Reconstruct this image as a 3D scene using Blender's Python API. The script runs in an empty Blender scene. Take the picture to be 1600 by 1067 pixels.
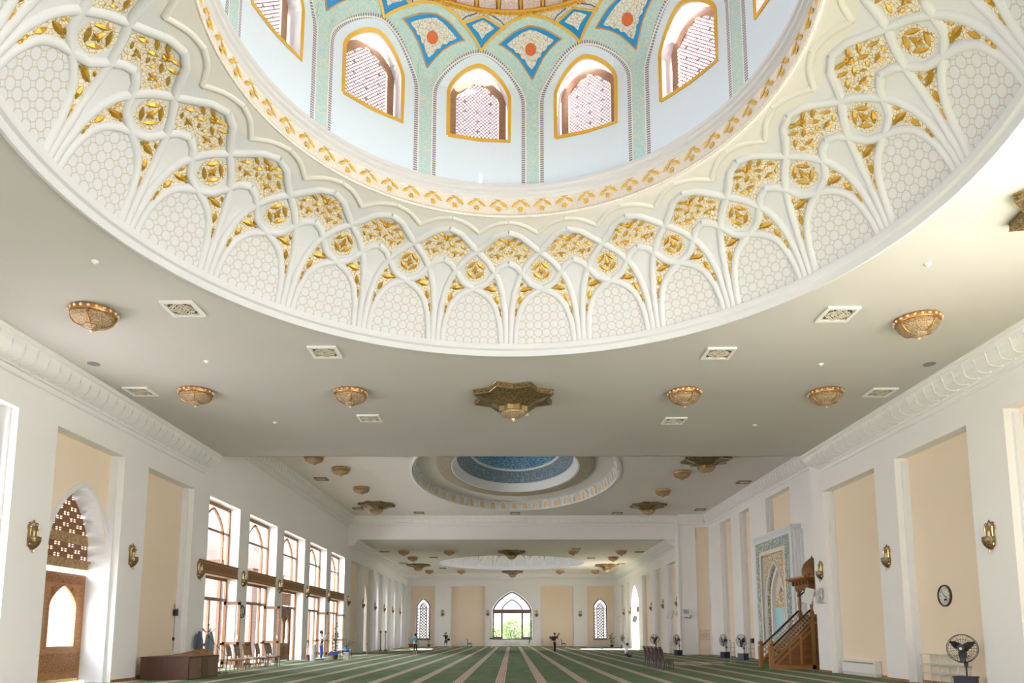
import bpy, bmesh, math, random
from math import sin, cos, pi, radians, atan2, hypot, sqrt
from mathutils import Vector, Matrix
random.seed(7)
S = bpy.context.scene
COL = S.collection

# ---------------------------------------------------------------- camera
cam_d = bpy.data.cameras.new('camera')
cam = bpy.data.objects.new('camera', cam_d); COL.objects.link(cam)
cam.location = (0, 0, 1.5)
cam.rotation_euler = (pi/2 + 0.1284, 0, 0)
cam_d.sensor_width = 36; cam_d.lens = 1126.2/1600*36
cam_d.shift_y = (845.6-533.5)/1600; cam_d.shift_x = 0.5/1600
cam_d.clip_end = 500
S.camera = cam

# ---------------------------------------------------------------- sky and exposure
SKY, LOBE = 1.25, 11.0         # dim sky ahead, plus an added bright lobe beside and behind to light the hall
world = bpy.data.worlds.new('sky'); S.world = world; world.use_nodes = True
wn = world.node_tree; wn.nodes.clear()
wo = wn.nodes.new('ShaderNodeOutputWorld'); wb = wn.nodes.new('ShaderNodeBackground')
wtc = wn.nodes.new('ShaderNodeTexCoord'); wsep = wn.nodes.new('ShaderNodeSeparateXYZ')
wr = wn.nodes.new('ShaderNodeValToRGB')
wn.links.new(wtc.outputs['Generated'], wsep.inputs[0]); wn.links.new(wsep.outputs['Z'], wr.inputs[0])
wr.color_ramp.elements[0].position = 0.0; wr.color_ramp.elements[0].color = (1.0, .955, .91, 1)
wr.color_ramp.elements[1].position = 0.35; wr.color_ramp.elements[1].color = (.93, .965, 1.03, 1)
wm = wn.nodes.new('ShaderNodeMapRange'); wm.interpolation_type = 'SMOOTHSTEP'
wm.inputs['From Min'].default_value = .10; wm.inputs['From Max'].default_value = .60
wm.inputs['To Min'].default_value = LOBE; wm.inputs['To Max'].default_value = SKY
wn.links.new(wsep.outputs['Y'], wm.inputs['Value']); wn.links.new(wsep.outputs['Y'], wm.inputs['Value'])
def wmath(op, a, b):
    n = wn.nodes.new('ShaderNodeMath'); n.operation = op
    for i, v in enumerate((a, b)):
        if isinstance(v, (int, float)): n.inputs[i].default_value = v
        else: wn.links.new(v, n.inputs[i])
    return n.outputs[0]
# added glow below the right-hand horizon, aimed at the ceiling; its weight turns it off
gnd = wmath('MULTIPLY', wmath('LESS_THAN', wsep.outputs['Z'], 0.0), wmath('GREATER_THAN', wsep.outputs['X'], .25))
wn.links.new(wmath('MULTIPLY', wm.outputs[0], wmath('ADD', wmath('ADD', 1.0, wmath('MULTIPLY', wmath('LESS_THAN', wsep.outputs['X'], -.25), .60)), wmath('MULTIPLY', gnd, .0))), wb.inputs[1])  # left part of the sky raised further, added to brighten the right wall
wn.links.new(wr.outputs[0], wb.inputs[0])
wn.links.new(wb.outputs[0], wo.inputs[0])
sun_d = bpy.data.lights.new('sun', 'SUN'); sun_d.energy = 85; sun_d.angle = radians(.6); sun_d.color = (1, .87, .82)
sun = bpy.data.objects.new('sun', sun_d); COL.objects.link(sun)
sun.rotation_euler = Vector((-cos(radians(45)), .04, -sin(radians(45)))).to_track_quat('-Z', 'Y').to_euler()
vs = S.view_settings
vs.view_transform = 'Standard'; vs.look = 'None'; vs.gamma = 1; vs.use_curve_mapping = False
vs.exposure = 0.27
S.cycles.max_bounces = 12; S.cycles.diffuse_bounces = 8; S.cycles.glossy_bounces = 3
S.cycles.transmission_bounces = 6; S.cycles.transparent_max_bounces = 12
S.cycles.sample_clamp_indirect = 8; S.cycles.use_denoising = True
S.cycles.caustics_reflective = False; S.cycles.caustics_refractive = False

def portal(loc, direction, sx, sy):
    """a sampling portal in a window opening: it only guides daylight through the hole"""
    l = bpy.data.lights.new('window_portal', 'AREA'); l.shape = 'RECTANGLE'; l.size = sx; l.size_y = sy
    l.cycles.is_portal = True
    o = bpy.data.objects.new('window_portal', l); COL.objects.link(o)
    o.location = loc
    o.rotation_euler = Vector(direction).to_track_quat('-Z', 'Y').to_euler()
    return o

# ---------------------------------------------------------------- materials
MATS = {}
def mat(name, col, rough=.6, metal=0, bump=None, noise=None, trans=0, alpha=1, emis=None, spec=.5):
    if name in MATS: return MATS[name]
    m = bpy.data.materials.new(name); m.use_nodes = True; nt = m.node_tree
    b = nt.nodes['Principled BSDF']
    b.inputs['Base Color'].default_value = (*col, 1); b.inputs['Roughness'].default_value = rough
    b.inputs['Metallic'].default_value = metal
    b.inputs['Specular IOR Level'].default_value = spec
    if trans: b.inputs['Transmission Weight'].default_value = trans
    if alpha < 1: b.inputs['Alpha'].default_value = alpha
    tc = nt.nodes.new('ShaderNodeTexCoord')
    if noise:   # (scale, second colour, low, high, stretch)
        sc, c2, lo, hi, st = noise
        mp = nt.nodes.new('ShaderNodeMapping'); mp.inputs['Scale'].default_value = st
        n = nt.nodes.new('ShaderNodeTexNoise'); n.inputs['Scale'].default_value = sc; n.inputs['Detail'].default_value = 5
        r = nt.nodes.new('ShaderNodeValToRGB')
        r.color_ramp.elements[0].position = lo; r.color_ramp.elements[0].color = (*col, 1)
        r.color_ramp.elements[1].position = hi; r.color_ramp.elements[1].color = (*c2, 1)
        nt.links.new(tc.outputs['Object'], mp.inputs[0]); nt.links.new(mp.outputs[0], n.inputs['Vector'])
        nt.links.new(n.outputs['Fac'], r.inputs[0]); nt.links.new(r.outputs[0], b.inputs['Base Color'])
    if bump:    # (scale, strength)
        n2 = nt.nodes.new('ShaderNodeTexNoise'); n2.inputs['Scale'].default_value = bump[0]; n2.inputs['Detail'].default_value = 4
        bp = nt.nodes.new('ShaderNodeBump'); bp.inputs['Strength'].default_value = bump[1]; bp.inputs['Distance'].default_value = .02
        nt.links.new(tc.outputs['Object'], n2.inputs['Vector']); nt.links.new(n2.outputs['Fac'], bp.inputs['Height'])
        nt.links.new(bp.outputs[0], b.inputs['Normal'])
    MATS[name] = m
    return m

def nodes_of(m): return m.node_tree.nodes, m.node_tree.links, m.node_tree.nodes['Principled BSDF']
def mth(nt, op, a, b=None, c=None):
    n = nt.nodes.new('ShaderNodeMath'); n.operation = op
    for i, v in enumerate((a, b, c)):
        if v is None: continue
        if isinstance(v, (int, float)): n.inputs[i].default_value = v
        else: nt.links.new(v, n.inputs[i])
    return n.outputs[0]
def mixc(nt, f, a, b):
    n = nt.nodes.new('ShaderNodeMix'); n.data_type = 'RGBA'
    nt.links.new(f, n.inputs[0]) if not isinstance(f, (int, float)) else setattr(n.inputs[0], 'default_value', f)
    for i, v in ((6, a), (7, b)):
        if isinstance(v, tuple): n.inputs[i].default_value = (*v, 1)
        else: nt.links.new(v, n.inputs[i])
    return n.outputs[2]

WHITE = mat('white_plaster', (.855, .845, .85), .75, bump=(6, .05), noise=(.35, (.83, .82, .82), .35, .7, (1, 1, 1)))
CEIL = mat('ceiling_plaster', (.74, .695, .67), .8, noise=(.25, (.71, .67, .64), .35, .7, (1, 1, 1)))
CEIL_SHADE = mat('shaded_ceiling_plaster', (.565, .545, .53), .8, noise=(.25, (.535, .515, .50), .35, .7, (1, 1, 1)))  # darker copy of the ceiling plaster: near-bay shade put into the colour
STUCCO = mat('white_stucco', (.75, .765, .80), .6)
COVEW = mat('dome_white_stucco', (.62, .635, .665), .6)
BEIGE = mat('pale_grey_stucco', (.66, .64, .615), .7)
CREAM = mat('cream_plaster', (.87, .735, .58), .8, noise=(.5, (.85, .71, .55), .3, .7, (1, 1, 1)))
GOLD = mat('gilding', (.50, .28, .03), .36, .55)
GOLDP = mat('gold_paint', (.72, .44, .06), .5, .15)
DRUMB = mat('pale_blue_plaster', (.66, .79, .92), .7)
BLUE = mat('strong_blue_paint', (.008, .27, .66), .6)
DBLUE = mat('dark_blue_paint', (.04, .10, .38), .6)
WOOD = mat('oak_wood', (.42, .20, .07), .45, noise=(3, (.27, .115, .035), .3, .7, (1, 1, 7)))
WOODD = mat('carved_dark_wood', (.27, .16, .065), .5, noise=(9, (.42, .27, .12), .42, .58, (1, 1, 1)), bump=(14, .8))
WOODO = mat('orange_pine_wood', (.25, .11, .038), .45, noise=(3, (.18, .075, .022), .3, .7, (1, 1, 6)))
WOODP = mat('pulpit_wood', (.25, .105, .028), .45, noise=(2.5, (.16, .062, .016), .3, .7, (1, 1, 6)))
WINFR = mat('brown_window_frame', (.38, .22, .13), .5, noise=(4, (.30, .165, .09), .3, .7, (1, 1, 5)))
PURPLE = mat('dark_violet_window_frame', (.13, .09, .12), .4)
CHERRY = mat('dark_cherry_wood', (.045, .010, .008), .35)
CABW = mat('reddish_brown_laminate', (.095, .032, .018), .5, noise=(2, (.06, .02, .012), .3, .7, (9, 9, 1)))
BRASS = mat('aged_brass', (.42, .30, .13), .35, .8, bump=(40, .6))
BRASSB = mat('bright_brass', (.85, .60, .25), .2, .9)
BRONZE = mat('bronze_fretwork', (.33, .235, .12), .4, .6, noise=(30, (.12, .08, .035), .42, .55, (1, 1, 1)))
AMBER = mat('amber_gilt', (.45, .21, .05), .3, .6)
BLACK = mat('black_plastic', (.015, .016, .018), .4)
DKBLUE = mat('navy_plastic', (.01, .014, .035), .4)
GREYM = mat('grey_metal', (.45, .45, .46), .35, .7)
WPLAS = mat('white_plastic', (.80, .80, .79), .4)
GPLAS = mat('pale_grey_plastic', (.60, .62, .60), .45)
GLASS = mat('clear_glass', (1, 1, 1), .02, trans=1)
LEAF = mat('leaf_green', (.035, .085, .02), .5)
LEAF2 = mat('outdoor_leaf_green', (.10, .19, .035), .6)
TERRA = mat('dark_red_pot', (.24, .04, .03), .5)
SKIN = mat('skin', (.50, .28, .19), .55)
HAIR = mat('dark_hair', (.015, .011, .009), .6)
BARK = mat('brown_bark', (.10, .065, .035), .8)

def m_glasspane():
    m = bpy.data.materials.new('window_glass'); m.use_nodes = True; nt = m.node_tree
    nt.nodes.clear(); o = nt.nodes.new('ShaderNodeOutputMaterial')
    a = nt.nodes.new('ShaderNodeBsdfTransparent'); g = nt.nodes.new('ShaderNodeBsdfGlossy'); g.inputs['Roughness'].default_value = .03
    mx = nt.nodes.new('ShaderNodeMixShader'); mx.inputs[0].default_value = .07
    a.inputs[0].default_value = (.95, .96, .97, 1)
    nt.links.new(a.outputs[0], mx.inputs[1]); nt.links.new(g.outputs[0], mx.inputs[2]); nt.links.new(mx.outputs[0], o.inputs[0])
    return m
PANE = m_glasspane()

def m_carpet():
    m = mat('striped_carpet', (.1, .16, .11), .95); nt = m.node_tree; b = nt.nodes['Principled BSDF']
    b.inputs['Specular IOR Level'].default_value = .15
    tc = nt.nodes.new('ShaderNodeTexCoord'); sp = nt.nodes.new('ShaderNodeSeparateXYZ')
    nt.links.new(tc.outputs['Object'], sp.inputs[0])
    P = 1.324
    u = mth(nt, 'ADD', sp.outputs['X'], .37+P*100.5)
    f = mth(nt, 'MODULO', u, P)
    d = mth(nt, 'ABSOLUTE', mth(nt, 'SUBTRACT', f, P/2))
    inside = mth(nt, 'LESS_THAN', d, .15)
    l1 = mth(nt, 'MULTIPLY', mth(nt, 'GREATER_THAN', d, .075), mth(nt, 'LESS_THAN', d, .11))
    l2 = mth(nt, 'LESS_THAN', mth(nt, 'ABSOLUTE', mth(nt, 'SUBTRACT', d, .028)), .014)
    lines = mth(nt, 'MAXIMUM', l1, l2)
    n = nt.nodes.new('ShaderNodeTexNoise'); n.inputs['Scale'].default_value = 1.1; n.inputs['Detail'].default_value = 6
    mp = nt.nodes.new('ShaderNodeMapping'); mp.inputs['Scale'].default_value = (1.2, .35, 1)
    nt.links.new(tc.outputs['Object'], mp.inputs[0]); nt.links.new(mp.outputs[0], n.inputs['Vector'])
    r = nt.nodes.new('ShaderNodeValToRGB'); nt.links.new(n.outputs['Fac'], r.inputs[0])
    r.color_ramp.elements[0].position = .35; r.color_ramp.elements[0].color = (.10, .165, .095, 1)
    r.color_ramp.elements[1].position = .68; r.color_ramp.elements[1].color = (.17, .245, .155, 1)
    n2 = nt.nodes.new('ShaderNodeTexNoise'); n2.inputs['Scale'].default_value = 9; nt.links.new(tc.outputs['Object'], n2.inputs['Vector'])
    g2 = mixc(nt, mth(nt, 'MULTIPLY', n2.outputs['Fac'], .5), r.outputs[0], (.17, .20, .11))
    st = mixc(nt, lines, (.62, .53, .44), (.42, .27, .23))
    nt.links.new(mixc(nt, inside, g2, st), b.inputs['Base Color'])
    return m
CARPET = m_carpet()

def m_scroll(name, bg, line, scale=9, width=.05, vec='Object'):
    """flat ground with thin curling ornament lines"""
    m = mat(name, bg, .65); nt = m.node_tree; b = nt.nodes['Principled BSDF']
    tc = nt.nodes.new('ShaderNodeTexCoord')
    nz = nt.nodes.new('ShaderNodeTexNoise'); nz.inputs['Scale'].default_value = scale*.7
    nt.links.new(tc.outputs[vec], nz.inputs['Vector'])
    ad = nt.nodes.new('ShaderNodeVectorMath'); ad.operation = 'MULTIPLY_ADD'
    nt.links.new(nz.outputs['Color'], ad.inputs[0]); ad.inputs[1].default_value = (.25/scale*9*.3,)*3
    nt.links.new(tc.outputs[vec], ad.inputs[2])
    v = nt.nodes.new('ShaderNodeTexVoronoi'); v.feature = 'DISTANCE_TO_EDGE'; v.inputs['Scale'].default_value = scale
    nt.links.new(ad.outputs[0], v.inputs['Vector'])
    f = mth(nt, 'LESS_THAN', v.outputs['Distance'], width)
    v2 = nt.nodes.new('ShaderNodeTexVoronoi'); v2.inputs['Scale'].default_value = scale*2.1
    nt.links.new(ad.outputs[0], v2.inputs['Vector'])
    f2 = mth(nt, 'LESS_THAN', v2.outputs['Distance'], .22)
    nt.links.new(mixc(nt, mth(nt, 'MAXIMUM', f, mth(nt, 'MULTIPLY', f2, .8)), bg, line), b.inputs['Base Color'])
    return m
FILI = m_scroll('cream_with_gold_filigree', (.74, .69, .60), (.42, .27, .07), 15, .05)
FRIEZE = m_scroll('white_with_faint_gold_filigree', (.70, .69, .68), (.66, .50, .25), 16, .03)
TEAL = m_scroll('sage_green_scrollwork', (.38, .63, .69), (.62, .66, .54), 11, .065)
MEDAL = m_scroll('grey_green_arabesque', (.66, .73, .70), (.52, .34, .22), 13, .045)
TURQ = m_scroll('turquoise_and_gold_arabesque', (.22, .32, .43), (.62, .62, .42), 3.6, .075)
GILTP = m_scroll('gilt_arabesque', (.46, .34, .17), (.84, .77, .62), 5, .07)
GILTL = m_scroll('pale_gilt_arabesque', (.80, .72, .62), (.56, .42, .24), 9, .07)
MOSAB = m_scroll('blue_mosaic', (.07, .15, .27), (.30, .36, .40), 7, .10)
MOSAC = m_scroll('deep_blue_arabesque', (.02, .12, .36), (.22, .42, .55), 5, .12)
TAUPE = m_scroll('taupe_gilt_band', (.30, .25, .19), (.42, .36, .27), 6, .10)
CARVE = m_scroll('carved_wood_arabesque', (.36, .17, .06), (.20, .085, .025), 14, .12)
FLORAL = m_scroll('brown_floral_fabric', (.13, .065, .045), (.30, .22, .16), 22, .05)
MUQ = m_scroll('white_stalactite_ornament', (.72, .72, .76), (.55, .22, .10), 14, .02)

def m_uvlines(name, bg, line, kind):
    m = mat(name, bg, .65); nt = m.node_tree; b = nt.nodes['Principled BSDF']
    uv = nt.nodes.new('ShaderNodeUVMap'); uv.uv_map = 'uv'
    sp = nt.nodes.new('ShaderNodeSeparateXYZ'); nt.links.new(uv.outputs[0], sp.inputs[0])
    U, V = sp.outputs[0], sp.outputs[1]
    if kind == 'scale':     # ogee tiles drawn by a checkerboard of arcs
        P = .20
        a = mth(nt, 'DIVIDE', U, P); c = mth(nt, 'DIVIDE', V, P)
        fa = mth(nt, 'SUBTRACT', mth(nt, 'FRACT', a), .5); fc = mth(nt, 'SUBTRACT', mth(nt, 'FRACT', c), .5)
        par = mth(nt, 'MODULO', mth(nt, 'ADD', mth(nt, 'ADD', mth(nt, 'FLOOR', a), mth(nt, 'FLOOR', c)), 1000), 2)
        r = mth(nt, 'SQRT', mth(nt, 'ADD', mth(nt, 'MULTIPLY', fa, fa), mth(nt, 'MULTIPLY', fc, fc)))
        ring = mth(nt, 'LESS_THAN', mth(nt, 'ABSOLUTE', mth(nt, 'SUBTRACT', r, .49)), .045)
        sm = mth(nt, 'LESS_THAN', mth(nt, 'ABSOLUTE', mth(nt, 'SUBTRACT', r, .49)), .10)
        f = ring
        bp = nt.nodes.new('ShaderNodeBump'); bp.inputs['Strength'].default_value = .6; bp.inputs['Distance'].default_value = .02; bp.invert = True
        nt.links.new(sm, bp.inputs['Height']); nt.links.new(bp.outputs[0], b.inputs['Normal'])
    elif kind == 'check':   # small two-tone beads along a narrow band
        P = .055
        fa = mth(nt, 'FRACT', mth(nt, 'DIVIDE', U, P)); f = mth(nt, 'LESS_THAN', fa, .55)
    elif kind == 'brick':
        bt = nt.nodes.new('ShaderNodeTexBrick'); bt.inputs['Scale'].default_value = 1
        bt.inputs['Brick Width'].default_value = .26; bt.inputs['Row Height'].default_value = .085; bt.inputs['Mortar Size'].default_value = .012
        bt.inputs['Color1'].default_value = (*bg, 1); bt.inputs['Color2'].default_value = (bg[0]*.85, bg[1]*.8, bg[2]*.8, 1); bt.inputs['Mortar'].default_value = (*line, 1)
        nt.links.new(uv.outputs[0], bt.inputs['Vector']); nt.links.new(bt.outputs[0], b.inputs['Base Color'])
        return m
    nt.links.new(mixc(nt, f, bg, line), b.inputs['Base Color'])
    return m
SCALE = m_uvlines('incised_ogee_tiles', (.62, .635, .665), (.50, .46, .42), 'scale')
CHECK = m_uvlines('blue_and_gold_bead_band', (.72, .66, .52), (.16, .20, .40), 'check')
BRICK = m_uvlines('pinkish_brick', (.15, .085, .07), (.24, .19, .17), 'brick')

# ---------------------------------------------------------------- mesh helpers
class MB:
    def __init__(s): s.v = []; s.f = []; s.m = []; s.uv = {}
    def add(s, p): s.v.append(tuple(p)); return len(s.v)-1
    def face(s, idx, mi=0, uv=None):
        s.f.append(tuple(idx)); s.m.append(mi)
        if uv: s.uv[len(s.f)-1] = uv
    def quad(s, a, b, c, d, mi=0, uv=None):
        i = [s.add(p) for p in (a, b, c, d)]; s.face(i, mi, uv)
    def box(s, x0, x1, y0, y1, z0, z1, mi=0, T=None):
        P = [(x, y, z) for x in (x0, x1) for y in (y0, y1) for z in (z0, z1)]
        if T: P = [T(*p) for p in P]
        i = [s.add(p) for p in P]
        for q in ((0,1,3,2),(4,6,7,5),(0,4,5,1),(2,3,7,6),(0,2,6,4),(1,5,7,3)): s.face([i[k] for k in q], mi)
        return s
    def rbox(s, c, size, rot=0, tilt=(0, 0), mi=0):
        M = Matrix.Translation(c) @ Matrix.Rotation(rot, 4, 'Z') @ Matrix.Rotation(tilt[0], 4, 'X') @ Matrix.Rotation(tilt[1], 4, 'Y')
        a, b, d = (q/2 for q in size)
        return s.box(-a, a, -b, b, -d, d, mi, lambda x, y, z: tuple(M @ Vector((x, y, z))))
    def lathe(s, prof, n=24, c=(0, 0, 0), mi=0, sx=1, sy=1, axis='Z', a0=0):
        rows = []
        for r, z in prof:
            row = []
            for k in range(n):
                a = a0+2*pi*k/n; p = (r*cos(a)*sx, r*sin(a)*sy, z)
                if axis == 'X': p = (p[2], p[0], p[1])
                if axis == 'Y': p = (p[0], p[2], p[1])
                row.append(s.add((p[0]+c[0], p[1]+c[1], p[2]+c[2])))
            rows.append(row)
        for a, b in zip(rows, rows[1:]):
            for k in range(n): s.face((a[k], a[(k+1) % n], b[(k+1) % n], b[k]), mi)
        if prof[0][0] > 1e-4: s.face(rows[0][::-1], mi)
        if prof[-1][0] > 1e-4: s.face(rows[-1], mi)
        return s
    def tube(s, pts, r, n=8, mi=0, closed=False):
        pts = [Vector(p) for p in pts]; N = len(pts); rows = []
        for i, p in enumerate(pts):
            t = (pts[min(i+1, N-1)]-pts[max(i-1, 0)])
            if closed: t = pts[(i+1) % N]-pts[i-1]
            t.normalize()
            up = Vector((0, 0, 1)) if abs(t.z) < .9 else Vector((1, 0, 0))
            a = t.cross(up).normalized(); b = t.cross(a).normalized()
            rr = r[i] if isinstance(r, (list, tuple)) else r
            rows.append([s.add(p+a*cos(2*pi*k/n)*rr+b*sin(2*pi*k/n)*rr) for k in range(n)])
        rng = range(N if closed else N-1)
        for i in rng:
            A, B = rows[i], rows[(i+1) % N]
            for k in range(n): s.face((A[k], A[(k+1) % n], B[(k+1) % n], B[k]), mi)
        if not closed: s.face(rows[0][::-1], mi); s.face(rows[-1], mi)
        return s
    def ball(s, c, r, n=8, mi=0, sz=1):
        return s.lathe([(max(r*sin(pi*k/n), 1e-5), -r*cos(pi*k/n)*sz) for k in range(n+1)], n+2, c, mi)
    def sweep(s, pts, nrm, sec, mi=0, closed=False, caps=True, uvs=False):
        """carry a cross-section [(side, height)] along points with surface normals"""
        N = len(pts); rows = []; L = [0]
        for i in range(1, N): L.append(L[-1]+(Vector(pts[i])-Vector(pts[i-1])).length)
        for i in range(N):
            p = Vector(pts[i]); n = Vector(nrm[i]).normalized()
            t = Vector(pts[(i+1) % N if closed else min(i+1, N-1)])-Vector(pts[i-1 if (closed or i) else 0])
            b = t.cross(n).normalized()
            rows.append([s.add(p+b*a+n*h) for a, h in sec])
        for i in range(N if closed else N-1):
            A, B = rows[i], rows[(i+1) % N]
            for k in range(len(sec)-1):
                uv = ((L[i], sec[k][0]), (L[i], sec[k+1][0]), (L[min(i+1, N-1)], sec[k+1][0]), (L[min(i+1, N-1)], sec[k][0])) if uvs else None
                s.face((A[k], A[k+1], B[k+1], B[k]), mi, uv)
        if caps and not closed and len(sec) > 2: s.face(rows[0], mi); s.face(rows[-1][::-1], mi)
        return s
    def build(s, name, mats, parent=None, smooth=False, loc=None):
        me = bpy.data.meshes.new(name); me.from_pydata(s.v, [], s.f)
        for m in (mats if isinstance(mats, (list, tuple)) else [mats]): me.materials.append(m)
        if len(me.materials) > 1: me.polygons.foreach_set('material_index', s.m)
        if s.uv:
            L = me.uv_layers.new(name='uv')
            for p in me.polygons:
                u = s.uv.get(p.index)
                if u:
                    for k, li in enumerate(p.loop_indices): L.data[li].uv = u[k]
        if smooth:
            me.polygons.foreach_set('use_smooth', [True]*len(me.polygons))
        bm = bmesh.new(); bm.from_mesh(me); bmesh.ops.recalc_face_normals(bm, faces=bm.faces); bm.to_mesh(me); bm.free()
        if smooth: me.set_sharp_from_angle(angle=radians(40))
        me.update()
        o = bpy.data.objects.new(name, me); COL.objects.link(o)
        if parent: o.parent = parent
        if loc: o.location = loc
        return o
def dome_build(mb, name, m, parent=None, smooth=False):
    return mb.build(name, m, parent, smooth)

def tag(o, label=None, cat=None, group=None, kind=None):
    if label: o['label'] = label
    if cat: o['category'] = cat
    if group: o['group'] = group
    if kind: o['kind'] = kind
    return o
def empty(name, loc=(0, 0, 0), rz=0, label=None, cat=None, group=None):
    o = bpy.data.objects.new(name, None); COL.objects.link(o); o.empty_display_size = .2
    o.location = loc; o.rotation_euler = (0, 0, rz)
    return tag(o, label, cat, group)
def dup(root, loc, rz=None, label=None, group=None, shift=None):
    r = root.copy(); COL.objects.link(r); r.location = loc
    if rz is not None: r.rotation_euler = (0, 0, rz)
    if label: r['label'] = label
    if group: r['group'] = group
    for ch in list(root.children):
        c = ch.copy(); COL.objects.link(c); c.parent = r
        for g in list(ch.children):
            d = g.copy(); COL.objects.link(d); d.parent = c
    return r
def struct(o): o['kind'] = 'structure'; return o

def lerp(a, b, t): return a+(b-a)*t
def ipol(tab, x):
    if x <= tab[0][0]: return tab[0][1]
    for (a, b), (c, d) in zip(tab, tab[1:]):
        if x <= c: return b+(d-b)*(x-a)/(c-a) if c > a else d
    return tab[-1][1]
def arch(r, p=1.25, q=.62):
    r = min(abs(r), 1); return (1-r**p)**q

# ---------------------------------------------------------------- walls with real openings
def wall_mesh(T, u0, u1, z0, z1, ops):
    """T(u, z, d) maps wall coordinates (d = depth away from the room) to the world.
    ops: dicts u0,u1,z0,z1,rise,depth,back ; the head is flat or a pointed arch of height rise above z1"""
    mb = MB(); cur = u0
    for o in sorted(ops, key=lambda o: o['u0']):
        a, b = o['u0'], o['u1']; za, zb = o['z0'], o['z1']; rise = o.get('rise', 0); d = o['depth']
        if a > cur: mb.quad(T(cur, z0, 0), T(a, z0, 0), T(a, z1, 0), T(cur, z1, 0))
        n = 20 if rise else 1
        top = lambda u: zb + (rise*arch((u-(a+b)/2)/((b-a)/2), *o.get('pq', (1.25, .62))) if rise else 0)
        us = [(a+b)/2-(b-a)/2*cos(pi*k/n) for k in range(n+1)] if rise else [a, b]
        for p, q in zip(us, us[1:]):
            mb.quad(T(p, top(p), 0), T(q, top(q), 0), T(q, z1, 0), T(p, z1, 0))
            mb.quad(T(p, top(p), 0), T(q, top(q), 0), T(q, top(q), d), T(p, top(p), d), 1)
            if za > z0+1e-3:
                mb.quad(T(p, z0, 0), T(q, z0, 0), T(q, za, 0), T(p, za, 0))
        if za > z0+1e-3: mb.quad(T(a, za, 0), T(b, za, 0), T(b, za, d), T(a, za, d), 1)
        for u in (a, b): mb.quad(T(u, za, 0), T(u, zb, 0), T(u, zb, d), T(u, za, d), 1)
        cur = b
    if cur < u1: mb.quad(T(cur, z0, 0), T(u1, z0, 0), T(u1, z1, 0), T(cur, z1, 0))
    return mb
def panel_mesh(T, a, b, z0, z1, d, holes=()):
    return wall_mesh(lambda u, z, dd: T(u, z, d+dd), a, b, z0, z1, list(holes))
def arch_path(uc, w, z0, zs, rise, n=24, close=False, pq=(1.25, .62)):
    """outline (u, z) of a pointed arch from the left foot over the apex to the right foot"""
    P = [(uc-w, z0)]
    for k in range(n+1):
        x = -cos(pi*k/n); P.append((uc+w*x, zs+rise*arch(x, *pq)))
    P.append((uc+w, z0)); return P
def path_frame(mb, T, path, width, d0, d1, mi=0, closed=False):
    """a flat frame of given width laid on the inside of a (u, z) outline, between depths d0 (room side) and d1"""
    n = len(path); inner = []
    for i in range(n):
        p0 = path[i-1] if (i or closed) else path[i]; p1 = path[(i+1) % n] if (i < n-1 or closed) else path[i]
        tx, tz = p1[0]-p0[0], p1[1]-p0[1]; L = hypot(tx, tz) or 1
        inner.append((path[i][0]+tz/L*width, path[i][1]-tx/L*width))
    R = range(n if closed else n-1)
    for i in R:
        j = (i+1) % n
        A, B, C, D = path[i], path[j], inner[j], inner[i]
        mb.quad(T(*A, d0), T(*B, d0), T(*C, d0), T(*D, d0), mi)
        mb.quad(T(*D, d0), T(*C, d0), T(*C, d1), T(*D, d1), mi)
        mb.quad(T(*A, d0), T(*B, d0), T(*B, d1), T(*A, d1), mi)
        mb.quad(T(*A, d1), T(*B, d1), T(*C, d1), T(*D, d1), mi)
    return mb
def ubox(mb, T, u0, u1, z0, z1, d0, d1, mi=0):
    return mb.box(u0, u1, z0, z1, d0, d1, mi, lambda u, z, d: T(u, z, d))
def lattice(mb, T, inside, u0, u1, z0, z1, step, w, d0, d1, diag=True, mi=0):
    """thin crossing bars kept where inside(u, z) holds"""
    L = (u1-u0)+(z1-z0); seg = step/2
    def run(pt, dirx, dirz, length):
        k = 0; st = None; n = int(length/seg)
        for i in range(n+1):
            p = (pt[0]+dirx*i*seg, pt[1]+dirz*i*seg); ok = inside(*p)
            if ok and st is None: st = p
            if (not ok or i == n) and st is not None:
                e = p if ok else (pt[0]+dirx*(i-1)*seg, pt[1]+dirz*(i-1)*seg)
                if hypot(e[0]-st[0], e[1]-st[1]) > seg*.5:
                    nx, nz = -dirz*w/2, dirx*w/2
                    c = [(st[0]+nx, st[1]+nz), (e[0]+nx, e[1]+nz), (e[0]-nx, e[1]-nz), (st[0]-nx, st[1]-nz)]
                    for d in (d0, d1): mb.quad(*[T(*q, d) for q in c], mi)
                    for a in range(4): mb.quad(T(*c[a], d0), T(*c[(a+1) % 4], d0), T(*c[(a+1) % 4], d1), T(*c[a], d1), mi)
                st = None
    if diag:
        s2 = step*sqrt(2); k = -int(L/s2)-2
        while k*s2 < L+s2:
            run((u0+k*s2, z0), sqrt(.5), sqrt(.5), L*1.5); run((u0+k*s2, z0), -sqrt(.5), sqrt(.5), L*1.5); k += 1
    else:
        u = u0+step/2
        while u < u1: run((u, z0), 0, 1, z1-z0); u += step
        z = z0+step/2
        while z < z1: run((u0, z), 1, 0, u1-u0); z += step
    return mb
# ================================================================ THE HALL
C1, C2 = 8.75, 10.5                      # ceiling heights of the domed bays and of the middle bay
YB, YE = 28.95, 55.0                     # the middle bay lies between these two lines
TL = lambda u, z, d: (-12.6-d, u, z)
TR = lambda u, z, d: (12.6+d, u, z)
TM = lambda u, z, d: (15+d, u, z)        # the set-back wall of the middle bay
TE = lambda u, z, d: (u, 87+d, z)
TN = lambda u, z, d: (u, -8-d, z)
ND = .42                                 # niche depth

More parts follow.
